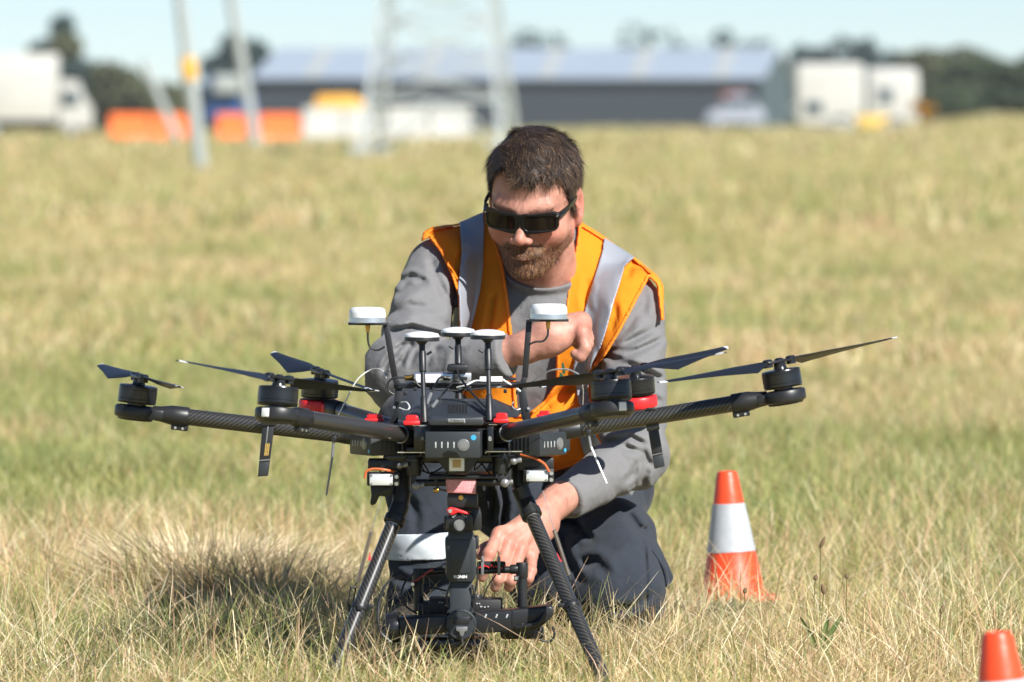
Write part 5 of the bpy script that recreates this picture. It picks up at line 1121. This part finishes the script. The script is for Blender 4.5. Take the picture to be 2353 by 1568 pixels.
# ---- folds helper: distance change along given crease lines
def crease(d, P, a, b, r, depth, k=.012):
    return smax(d, -(rc(P, a, b, r)-0)+0*depth, k) if depth > 0 else smin(d, rc(P, a, b, r), k)
def folds(P, freq, ang_dir, amp, seed=0.):
    u = P@A(ang_dir); n = noise3(P+seed, 9)*.9+noise3(P+seed, 21)*.4; s = np.sin(u*freq+n*3.2); return -amp*(np.abs(s)**1.5)*np.sign(s)
VCUT = [(1110, 400), (1120, 488), (1136, 546), (1156, 604), (1169, 691), (1178, 772), (1184, 850), (1190, 952), (1215, 950), (1250, 922), (1276, 884), (1278, 820), (1290, 765), (1299, 705), (1303, 675), (1314, 610), (1325, 562), (1330, 505), (1340, 400)]
def crs(P, lines, Yr, ylim):
    """valley with a soft ridge beside it along each line, on the front side only"""
    out = np.zeros(len(P), np.float32); x = P[:, 0]; z = P[:, 2]
    for pts, wd, dp in lines:
        q = [W(a, b, Yr) for a, b in pts]; best = np.full(len(P), 1e9, np.float32); sg = np.ones(len(P), np.float32); tt = np.zeros(len(P), np.float32); n = len(q)-1
        for i in range(n):
            ex, ez = q[i+1].x-q[i].x, q[i+1].z-q[i].z; L2 = ex*ex+ez*ez; wx, wz = x-q[i].x, z-q[i].z; t = np.clip((wx*ex+wz*ez)/L2, 0, 1); bx, bz = wx-ex*t, wz-ez*t; dd = np.sqrt(bx*bx+bz*bz)
            m_ = dd < best; best = np.where(m_, dd, best); sg = np.where(m_, np.sign(ex*wz-ez*wx), sg); tt = np.where(m_, (i+t)/n, tt)
        u = best/wd; fade = np.clip(np.minimum(tt, 1-tt)*5+.15, 0, 1); out += dp*fade*(np.exp(-u*u)-.55*np.exp(-(u-1.9)**2*1.2)*(sg > 0)-.3*np.exp(-(u-1.9)**2*1.2)*(sg <= 0))
    return out*np.clip((ylim-P[:, 1])/.03, 0, 1)
CR_R = [([(918, 655), (945, 640), (982, 652)], .006, .006), ([(905, 685), (935, 662), (975, 655)], .006, .005), ([(893, 765), (945, 753), (985, 764), (1035, 778)], .006, .009), ([(905, 806), (928, 792), (955, 786)], .005, .006), ([(881, 850), (893, 826), (908, 810)], .005, .006),
    ([(920, 846), (936, 806), (952, 789)], .005, .006), ([(940, 840), (958, 800), (972, 788)], .005, .005), ([(900, 870), (915, 835), (922, 820)], .005, .005), ([(978, 850), (990, 812), (1010, 796)], .006, .004), ([(1040, 850), (1050, 815), (1070, 792)], .006, .003),
    ([(930, 900), (960, 870), (1000, 862)], .007, .005), ([(1048, 640), (1040, 700), (1055, 770)], .007, .006), ([(985, 590), (1000, 640), (1030, 700)], .007, .004), ([(900, 730), (940, 705), (990, 715)], .008, .004)]
CR_L = [([(1380, 815), (1430, 796), (1504, 760)], .007, .007), ([(1380, 818), (1467, 806), (1524, 782)], .006, .008), ([(1384, 823), (1430, 824), (1465, 815)], .005, .006), ([(1390, 828), (1448, 838), (1506, 864)], .007, .007), ([(1470, 850), (1524, 874)], .006, .006),
    ([(1395, 800), (1440, 760), (1480, 700)], .008, .006), ([(1377, 1016), (1445, 996), (1486, 1024)], .006, .007), ([(1420, 1014), (1476, 1033), (1494, 1070)], .006, .007), ([(1400, 985), (1450, 975), (1510, 985)], .007, .006), ([(1390, 960), (1450, 940), (1520, 950)], .008, .006),
    ([(1470, 1040), (1482, 1080), (1470, 1110)], .006, .005), ([(1430, 1100), (1455, 1075), (1462, 1050)], .006, .004), ([(1475, 640), (1485, 690), (1480, 740)], .008, .004), ([(1420, 880), (1470, 900), (1520, 930)], .008, .005)]
# ---- shirt
cuffR_n = (WR-ER)/np.linalg.norm(WR-ER); cuffR_p = Wn(1166, 816, 12.60)
cuffL_n = (WL-EL)/np.linalg.norm(WL-EL); cuffL_p = Wn(1296, 1152, 12.54)
def sleeve_R(P):
    up = rc(P, SR, ER, .060, .062); fo = rc(P, ER, cuffR_p, .063, .0395); d = smin(up, fo, .03)
    d = smin(d, ell(P, Wn(930, 850, 12.72), (.055, .06, .06)), .03)
    t = ((P-A(SR))@A((ER-SR)/np.linalg.norm(ER-SR)))
    d = d+folds(P, 120, (-.35, .1, .93), .0026, 1.)*np.clip(1.2-np.abs(t-.16)/.14, 0, 1)
    d = d+folds(P, 105, (.93, .2, -.25), .0030, 5.)*np.clip((.23-np.linalg.norm(P-A(ER), axis=1))/.1, 0, 1)
    d = d+crs(P, CR_R, 12.75, 12.95)*1.3
    cap = ((P-A(cuffR_p))@A(cuffR_n)); d = smin(d, smax(rc(P, ER, cuffR_p+cuffR_n*.05, .048, .0405), np.abs(cap+.012)-.012, .004), .002)
    return smax(d, cap, .003)
def sleeve_L(P):
    up = rc(P, SL, EL, .060, .060); fo = rc(P, EL, cuffL_p, .058, .0385); d = smin(up, fo, .03)
    t = ((P-A(SL))@A((EL-SL)/np.linalg.norm(EL-SL)))
    d = d+folds(P, 95, (-.5, .1, .85), .0030, 2.)*np.clip((t-.02)/.06, 0, 1)*np.clip((.36-t)/.1, 0, 1)
    d = d+folds(P, 110, (.75, .3, .6), .0022, 7.)*np.clip((.2-np.linalg.norm(P-A(EL), axis=1))/.1, 0, 1)
    d = d+crs(P, CR_L, 12.8, 12.93)*1.3
    cap = ((P-A(cuffL_p))@A(cuffL_n)); d = smin(d, smax(rc(P, EL, cuffL_p+cuffL_n*.05, .046, .0395), np.abs(cap+.012)-.012, .004), .002)
    return smax(d, cap, .003)
def shirt_sdf(P):
    t = torso_sdf(P, .004)+folds(P, 40, (.3, .2, .9), .0035, 3.); d = smin(t, sleeve_R(P), .02); d = smin(d, sleeve_L(P), .02)
    pl = (P-A(Wn(1243, 648, 12.93)))@A([.02, -.50, .866]); nb = smin(rc(P, NB0, NB1, .068, .074), rc(P, NB1, Wn(1250, 715, 12.99), .074, .085), .01)
    lim = poly(P, VCUT, 12.9)-.006; nb = smax(nb, lim, .003)
    d = smin(d, smax(nb, pl, .003), .012)
    ring = smax(np.abs(rc(P, NB0, NB1, .0685, .0745))-.004, np.abs(pl+.006)-.008, .003); ring = smax(ring, lim, .002); d = np.minimum(d, ring)
    d = smax(d, -smax(rc(P, NB0, NB1, .0655, .070), -(pl+.012), .003), .002)
    return smax(d, -(P[:, 2]-.235), .01)
child('shirt', shirt_sdf, Wn(830, 1260, 12.42), Wn(1600, 470, 13.3), .0033, m_shirt)
# ---- trousers
CR_T = [([(1290, 1205), (1325, 1215), (1360, 1242)], .007, .008), ([(1330, 1300), (1370, 1290), (1400, 1320)], .010, .005), ([(1478, 1245), (1484, 1320), (1478, 1390)], .004, .004), ([(1290, 1230), (1300, 1290), (1340, 1340)], .009, .005), ([(1120, 1120), (1135, 1170), (1128, 1230)], .006, .006), ([(1150, 1120), (1160, 1170), (1156, 1220)], .006, .006), ([(900, 1310), (950, 1330), (1020, 1325)], .008, .005), ([(910, 1380), (960, 1400), (1020, 1390)], .008, .006), ([(1440, 1180), (1470, 1220), (1490, 1225)], .007, .005), ([(940, 1130), (960, 1180), (955, 1215)], .008, .004), ([(1400, 1400), (1450, 1390), (1500, 1360)], .008, .006)]
def trou_sdf(P):
    d = smin(ell(P, TOR[2], (.178, .145, .13)), rc(P, HR, KR, .098, .080), .05); d = smin(d, ell(P, KR+np.array([0, .0, -.01]), (.066, .07, .072)), .03)
    d = smin(d, rc(P, KR+np.array([.002, .02, -.03]), FR+np.array([0, 0, .05]), .068, .058), .04)
    d = smin(d, rc(P, HL, KL, .098, .086), .05); d = smin(d, ell(P, Wn(1418, 1275, 12.83), (.070, .15, .105)), .04); d = smin(d, ell(P, Wn(1400, 1370, 12.76), (.10, .12, .075)), .04)
    d = smin(d, rc(P, Wn(1310, 1340, 12.78), Wn(1390, 1400, 13.1), .075, .07), .04)
    d = smin(d, rc(P, Wn(1240, 1240, 12.92), Wn(1290, 1400, 12.8), .072, .085), .04)
    d = smin(d, rc(P, Wn(1110, 1110, 12.98), Wn(1240, 1150, 12.98), .07, .07), .05)
    d = d+folds(P, 55, (.2, .3, .95), .0035, 4.)+folds(P, 80, (.8, .2, -.5), .002, 9.)
    d = d+crs(P, CR_T, 12.7, 12.95)*1.6
    return smax(d, P[:, 2]-.395-(P[:, 1] < 12.85)*.2, .02)
tr = child('trousers', trou_sdf, [Wn(800, 0, 12.4)[0], 12.42, -.03], [Wn(1610, 0, 13)[0], 13.45, .56], .0045, m_trou)
def knee_band(P):
    z0 = W(0, 1290, 12.55).z; z1 = W(0, 1228, 12.55).z; zc = (z0+z1)/2-(P[:, 0]-Wn(960, 0, 12.55)[0])*-.04
    d = trou_sdf(P); s = smax(np.abs(d-.0045)-.0022, np.abs(P[:, 2]-zc)-(z1-z0)/2, .001); return smax(s, P[:, 0]-Wn(1095, 0, 12.6)[0], .001)
child('reflective_band', knee_band, [Wn(850, 0, 12.4)[0], 12.44, .15], [Wn(1110, 0, 12.6)[0], 12.75, .26], .0024, mat('trouser_tape', srgb(186, 194, 200), .45, metal=.05, bump=[(700, .08)]), tr)
def pocket(P):
    d = trou_sdf(P); s = poly(P, [(1474, 1250), (1500, 1258), (1530, 1300), (1537, 1345), (1512, 1350), (1492, 1322), (1480, 1290)], 12.78)
    f1 = smax(np.abs(d-.010)-.011, s, .004)
    g_ = rbox(P, Wn(1512, 1308, 12.76), (.040, .05, .062), .010, np.array(Matrix.Rotation(-.45, 3, 'Y'))); return smin(smax(f1, np.abs(P[:, 1]-12.78)-.09, .01), g_+noise3(P, 30)*.003, .012)
child('cargo_pocket', pocket, Wn(1440, 1380, 12.66), Wn(1570, 1220, 12.92), .003, m_trou, tr)
Ysc = np.arange(12.45, 12.9, .002); Pl = np.array([Wn(1502, 1290, y_) for y_ in Ysc], np.float32); Yl = float(Ysc[np.argmax(pocket(Pl) < 0)])
bm = NB(); prism(bm, [(1494, 1268), (1502, 1272), (1513, 1308), (1504, 1312), (1498, 1294)], Yl-.006, Yl+.004, bev=.0015); obj('pocket_label', bm, mat('label_peach', srgb(196, 132, 112), .8), tr)
# ---- boots
def boot(P, a, toe, heel): 
    d = smin(rc(P, a, heel, .05, .042), rc(P, heel, toe, .045, .038), .03); return smax(d, -(P[:, 2]-(-.004)), .004)
child('boot', lambda P: boot(P, FR+np.array([0, .02, .05]), np.array([FR[0]-.03, 12.46, .035]), np.array([FR[0], 12.64, .045])), [FR[0]-.12, 12.35, -.02], [FR[0]+.1, 12.75, .2], .005, m_boot)
child('boot', lambda P: boot(P, FL, np.array([FL[0]-.02, 13.22, .035]), np.array([FL[0], 13.12, .06])), [FL[0]-.12, 12.95, -.02], [FL[0]+.12, 13.4, .22], .006, m_boot)
# ---- vest
CR_V = [([(1134, 672), (1128, 715), (1118, 770)], .006, .006), ([(1412, 690), (1414, 725), (1400, 760)], .006, .004), ([(1066, 575), (1050, 610), (1062, 650)], .006, .004), ([(1355, 640), (1345, 680), (1350, 720)], .007, .004), ([(1295, 905), (1330, 895), (1350, 905)], .006, .005), ([(1240, 945), (1290, 905), (1330, 880)], .008, .006), ([(1380, 800), (1365, 840), (1350, 880)], .006, .006), ([(1440, 640), (1455, 610), (1490, 615)], .006, .004)]
OUTV = [(1117, 484), (1050, 512), (992, 522), (972, 534), (967, 556), (986, 546), (1011, 578), (1036, 627), (1053, 675), (1056, 740), (1060, 900), (1045, 960), (1180, 1045), (1270, 1085), (1330, 1062), (1460, 1160), (1480, 1100), (1385, 930), (1359, 852), (1394, 806), (1427, 752), (1468, 678), (1491, 638), (1507, 652), (1516, 735), (1525, 733), (1524, 655), (1510, 632), (1460, 590), (1395, 548), (1326, 505)]
def vest_shape(P, o): 
    d = torso_sdf(P, .013+o); d = smin(d, rc(P, Wn(1045, 615, 13.03), Wn(985, 612, 13.0), .066+o, .073+o), .03); d = smin(d, rc(P, Wn(1430, 690, 13.03), Wn(1462, 712, 12.98), .066+o, .072+o), .03)
    d = smin(d, rc(P, SR, SR+(ER-SR)*.55, .071+o, .076+o), .02); d = smin(d, rc(P, SL, SL+(EL-SL)*.5, .073+o, .074+o), .02)
    d = smin(d, rc(P, Wn(1180, 980, 12.98), Wn(1320, 1010, 12.96), .07+o, .075+o), .05)
    return d+folds(P, 42, (.85, .1, .35), .002, 6.)+noise3(P, 16)*.0025+crs(P, CR_V, 12.9, 13.05)
BACKP = [(1117, 484), (1040, 505), (972, 530), (966, 700), (1040, 800), (1050, 1160), (1480, 1160), (1470, 900), (1524, 740), (1522, 645), (1460, 588), (1395, 548), (1326, 505)]
def vest_region(P):
    fr_ = smax(poly(P, OUTV, 12.95), -poly(P, VCUT, 12.90), .002); bk = poly(P, BACKP, 13.05); w_ = P[:, 1]-13.055
    return np.where(w_ < 0, fr_, np.minimum(np.maximum(bk, -w_*0), 9))
def vest_sdf(P): return smax(np.abs(vest_shape(P, .0))-.0028, vest_region(P), .0015)
vs = child('safety_vest', vest_sdf, Wn(935, 1175, 12.72), Wn(1560, 470, 13.32), .0027, m_vest)
def strip(pts, nm='reflective_strip', Yr=12.93, back=False):
    def f(P):
        s = smax(np.abs(vest_shape(P, .0092))-.0024, poly(P, pts, Yr), .0006); s = smax(s, vest_region(P)+.002, .0006)
        return smax(s, P[:, 1]-13.10, .001)
    xs_ = [p[0] for p in pts]; ys_ = [p[1] for p in pts]; return child(nm, f, Wn(min(xs_)-6, max(ys_)+6, 12.7), Wn(max(xs_)+10, min(ys_)-10, 13.2), .0022, m_refl, vs)
strip([(1052, 500), (1110, 490), (1112, 520), (1111, 614), (1104, 665), (1092, 720), (1082, 758), (1078, 830), (1040, 830), (1054, 755), (1053, 659), (1061, 578), (1056, 520)])
strip([(1390, 545), (1462, 592), (1436, 612), (1424, 650), (1410, 691), (1392, 757), (1378, 797), (1359, 832), (1350, 890), (1358, 940), (1330, 930), (1316, 850), (1340, 723), (1359, 659), (1385, 578)])
strip([(1350, 960), (1390, 1040), (1480, 1120), (1470, 1165), (1400, 1100), (1340, 1040), (1330, 1000)])
# zip edge, piping along the vest fronts
for pts in ([(1122, 490, 12.905), (1137, 546, 12.90), (1157, 604, 12.90), (1170, 691, 12.885), (1180, 772, 12.885)], [(1326, 520, 12.93), (1314, 610, 12.90), (1302, 680, 12.885), (1292, 765, 12.88)]):
    pass
def binding(P):
    return smax(smax(np.abs(vest_shape(P, .0060))-.0014, np.abs(vest_region(P)+.0042)-.0030, .0008), P[:, 1]-13.06, .001)
child('edge_binding', binding, Wn(935, 1175, 12.72), Wn(1560, 470, 13.32), .0023, mat('binding_orange', (1.0, .26, .012), .7, bump=[(900, .15)], transl=.15), vs)
# crest printed on the vest, green leaves
for pts in ([(1290, 836), (1294, 832), (1300, 850), (1298, 862), (1292, 856)], [(1286, 856), (1293, 858), (1296, 872), (1290, 880), (1285, 868)]):
    bm = NB(); prism(bm, pts, 12.828, 12.832, bev=.0006); obj('crest', bm, mat('crest_green', srgb(40, 74, 44), .8, bump=(500, .6)), vs)
# ---- hair
def hair_line(q):
    """positive where hair grows"""
    ax = np.abs(q[:, 0]); fr_ = np.where(q[:, 1] < -.035, q[:, 2]-(.064-.10*(ax-.040).clip(0)+.020*np.exp(-((q[:, 0]+.038)/.020)**2)+.010*np.exp(-((q[:, 0]-.036)/.013)**2)+.003*np.sin(q[:, 0]*240)), 1)
    side = np.where((q[:, 1] >= -.045) & (ax > .045), q[:, 2]-np.interp(q[:, 1], [-.05, -.03, -.012, .0, .03, .06, .09], [.045, .020, -.012, -.012, .020, -.02, -.04]), 1)
    back = np.where(q[:, 1] > .02, q[:, 2]+.045, 1); return np.minimum(np.minimum(fr_, side), back)
def hair_vol(P):
    q = toH(P); th = .0035+.0085*np.clip((q[:, 2]-.01)/.07, 0, 1); n = noise3(q, (45, 45, 22))*.0030+noise3(q, (110, 110, 45))*.0012
    d = head_sdf(P); d = np.where(np.abs(q[:, 0]) > .077, ell(q, (0, .018, .036), (.0775, .098, .082)), d)
    s = d-th-n; return smax(s, -hair_line(q)+n*1.2, .006)
hv, hq = sdf_mesh('hair', hair_vol, HO-np.array([.115, .14, .10]), HO+np.array([.115, .14, .16]), .0018)
# strands rooted in the volume
def strands(V, nrm, mask, n, L, wd, flow, lift, cols, jit=.35, K=5, sink=.002):
    id_ = np.flatnonzero(mask); id_ = RNG.choice(id_, n); p = V[id_]+RNG.normal(0, .0006, (n, 3)); nn = nrm[id_]; f_ = flow[id_]+RNG.normal(0, jit, (n, 3)); f_ -= nn*(f_*nn).sum(1, keepdims=True); f_ /= np.linalg.norm(f_, axis=1, keepdims=True)+1e-6
    l = L*RNG.uniform(.6, 1.25, n); P_ = [p-nn*sink]; dcur = f_*(1-lift)+nn*lift
    for k in range(K-1):
        dcur = dcur/np.linalg.norm(dcur, axis=1, keepdims=True); P_.append(P_[-1]+dcur*(l/(K-1))[:, None]); dcur = dcur-nn*.16*lift+f_*.1
    P_ = np.stack(P_, 1); side = np.cross(f_, nn)+RNG.normal(0, .25, (n, 3)); side /= np.linalg.norm(side, axis=1, keepdims=True)
    w_ = (wd*RNG.uniform(.7, 1.3, n))[:, None]*np.linspace(1, .25, K)[None]; v, q_ = ribbons(P_.astype(np.float32), w_, side); c = cols[RNG.integers(0, len(cols), n)]*RNG.uniform(.7, 1.25, (n, 1))*(1+.55*noise3(p.astype(np.float32), 150)[:, None]).clip(.35, 2); return v, q_, np.repeat(c, K*2, 0)
qh = toH(hv); gh = grad(hair_vol, hv)
Rh = A(RH).T                                       # local to world: v_local @ Rh
swirl = np.stack([qh[:, 0]*6+.35, -.8-0*qh[:, 0], -.9*np.clip(.09-qh[:, 2], 0, .1)*12-.1], 1); swirl[:, 0] += noise3(qh.astype(np.float32), 40)*1.1; swirl[:, 1] += noise3(qh.astype(np.float32)+3, 40)*.8
sideM = np.abs(qh[:, 0]) > .058; swirl[sideM] = np.stack([0*qh[sideM, 0], .15+0*qh[sideM, 0], -1+0*qh[sideM, 0]], 1)
HC_ = np.array([srgb(60, 47, 38), srgb(46, 37, 31), srgb(84, 66, 52), srgb(124, 100, 80), srgb(36, 29, 25)])
flow = (swirl@Rh).astype(np.float32)
out = (np.linalg.norm(qh-[0, .018, .036], axis=1) > .06)
sv_, sq_, sc_ = strands(hv, gh, out, 17000, .027, .0008, flow, .17, HC_, .2)
s2 = strands(hv, gh, out & (qh[:, 1] < .0) & (np.abs(qh[:, 2]-.062) < .022), 1600, .020, .0008, flow, .18, HC_)
allV = np.concatenate([hv, sv_, s2[0]]); allQ = np.concatenate([hq, sq_+len(hv), s2[1]+len(hv)+len(sv_)]); allC = np.concatenate([np.repeat(np.array([srgb(46, 37, 32)]), len(hv), 0), sc_, s2[2]])
me = np_mesh('hair', allV, allQ); set_col(me, allC); put('hair', me, m_hair, person)
# ---- beard and brows
gV = V[isH]; qb = toH(gV); gn = grad(body_sdf, gV); bmk = beard_m(qb)
BC = np.array([srgb(122, 82, 54), srgb(150, 106, 72), srgb(92, 62, 44), srgb(190, 150, 110), srgb(70, 48, 37), srgb(104, 70, 48)])
fl_b = np.stack([qb[:, 0]*5, -.25+0*qb[:, 0], -1+0*qb[:, 0]], 1)@Rh
b1 = strands(gV, gn, RNG.random(len(gV)) < bmk*.9, 9000, .0062, .0006, fl_b.astype(np.float32), .42, BC, .35, 4)
chin = (bmk > .3) & (qb[:, 2] < -.082) & (qb[:, 1] < -.05); b2 = strands(gV, gn, chin, 4200, .0095, .0006, fl_b.astype(np.float32), .4, BC, .3, 4)
mus = (qb[:, 2] < -.049) & (qb[:, 2] > -.066) & (np.abs(qb[:, 0]) < .034) & (qb[:, 1] < -.07); flm = (np.stack([qb[:, 0]*25, -.1+0*qb[:, 0], -.8+0*qb[:, 0]], 1)@Rh).astype(np.float32); b3 = strands(gV, gn, mus, 4200, .010, .0006, flm, .3, BC, .25, 4)
stb = (qb[:, 2] < -.035) & (qb[:, 2] > -.12) & (qb[:, 1] < .01) & (np.abs(qb[:, 0]) > .045); b4 = strands(gV, gn, stb, 2600, .0035, .0005, fl_b.astype(np.float32), .5, BC, .4, 3)
o = 0; VV, QQ, CC = [], [], []
for v, q_, c in (b1, b2, b3, b4): VV.append(v); QQ.append(q_+o); CC.append(c); o += len(v)
me = np_mesh('beard', np.concatenate(VV), np.concatenate(QQ)); set_col(me, np.concatenate(CC)); put('beard', me, m_beardm, person)
br = (np.abs(np.abs(qb[:, 0])-.030) < .022) & (np.abs(qb[:, 2]-.0155-.05*(.03-np.abs(np.abs(qb[:, 0])-.03)*.3)) < .0042) & (qb[:, 1] < -.06)
flw = (np.stack([np.sign(qb[:, 0])*1., 0*qb[:, 0], -.1+0*qb[:, 0]], 1)@Rh).astype(np.float32); v, q_, c = strands(gV, gn, br, 900, .008, .0006, flw, .2, np.array([srgb(110, 78, 56), srgb(88, 62, 46)]), .2, 4)
me = np_mesh('eyebrows', v, q_); set_col(me, c); put('eyebrows', me, m_beardm, person)
fa = np.minimum(np.linalg.norm(V-A(Wn(1195, 812, 12.6)), axis=1), np.linalg.norm(V-A(Wn(1285, 1155, 12.52)), axis=1)) < .055; fd_ = np.repeat(A([[.5, -.1, -.6]]), len(V), 0)
v, q_, c = strands(V, grad(body_sdf, V[fa])[np.cumsum(fa)-1], fa, 900, .011, .00035, fd_, .25, np.array([srgb(120, 84, 60)]), .5, 4)
me = np_mesh('arm_hair', v, q_); set_col(me, c); put('arm_hair', me, m_beardm, person)
# ---- sunglasses
def LW(x, y, z): return Vector(H(x, y, z))
gl = thing('sunglasses', LW(0, -.1, 0), 'black framed sunglasses with dark brown lenses worn by the man', 'sunglasses')
def yw(x): return -.1035+3.6*x*x
def glf(P):
    q = toH(P).copy(); x = q[:, 0]; q[:, 1] -= yw(x); ax = np.abs(x); z = q[:, 2]-.000
    outer = np.stack([ax-.0350, z+.002+(.0365-ax)*.10], 1); w2 = np.array([.0335, .0186]); e = np.abs(outer)-w2+.011; do = np.linalg.norm(np.maximum(e, 0), axis=1)+np.minimum(e.max(1), 0)-.011
    bridge = np.maximum(ax-.012, np.abs(z-.0075)-.0055); do = smin(do, bridge, .008)
    e = np.abs(np.stack([ax-.0356, z+.0024], 1))-np.array([.0282, .0142])+.009; di = np.linalg.norm(np.maximum(e, 0), axis=1)+np.minimum(e.max(1), 0)-.009
    return q, do, di
def frame_sdf(P):
    q, do, di = glf(P); d = np.maximum(np.maximum(do, -di), np.abs(q[:, 1])-.0024)-.0006
    p = toH(P); p = p.copy(); p[:, 0] = np.abs(p[:, 0]); t = rc(p, (.0675, yw(.0675)+.001, .009), (.0740, -.058, .010), .0055, .0045); return smin(d, t, .004)
def lens_sdf(sgn):
    def f(P): 
        q, do, di = glf(P); return np.maximum(np.maximum(di-.0004, np.abs(q[:, 1]+.0003)-.0009), -sgn*q[:, 0])
    return f
lo_, hi_ = HO-np.array([.10, .15, .10]), HO+np.array([.10, .0, .06])
child('frame', frame_sdf, lo_, hi_, .0012, m_frame, gl, 1)
child('lens', lens_sdf(1), lo_, hi_, .0011, m_lens, gl, 0); child('lens', lens_sdf(-1), lo_, hi_, .0011, m_lens, gl, 0)
for s in (-1, 1):
    bm = NB(); pts = [LW(s*.0715, -.076, .010), LW(s*.0785, -.045, .012), LW(s*.0800, -.010, .012), LW(s*.0800, .012, .008), LW(s*.080, .024, -.012)]
    sp_ = spline(pts, 5)
    for p_, q_ in zip(sp_[:-1], sp_[1:]):
        d_ = (q_-p_); c_ = (p_+q_)/2; zz = (LW(0, 0, 1)-LW(0, 0, 0)).normalized(); dn = d_.normalized(); zz = (zz-dn*zz.dot(dn)).normalized(); k_ = len(bm.verts)/8/len(sp_); box(bm, c_, (.0034, d_.length*1.25, .0098-.005*k_), Matrix((dn.cross(zz), dn, zz)).transposed())
    obj('temple_arm', bm, m_frame, gl)
    bm = NB(); p = LW(s*.0670, yw(.0670)-.0045, .011); cyl(bm, p, p+Vector(H(0, -.0015, 0)-H(0, 0, 0)), .0016, seg=10); obj('hinge_pin', bm, m_alu, gl)
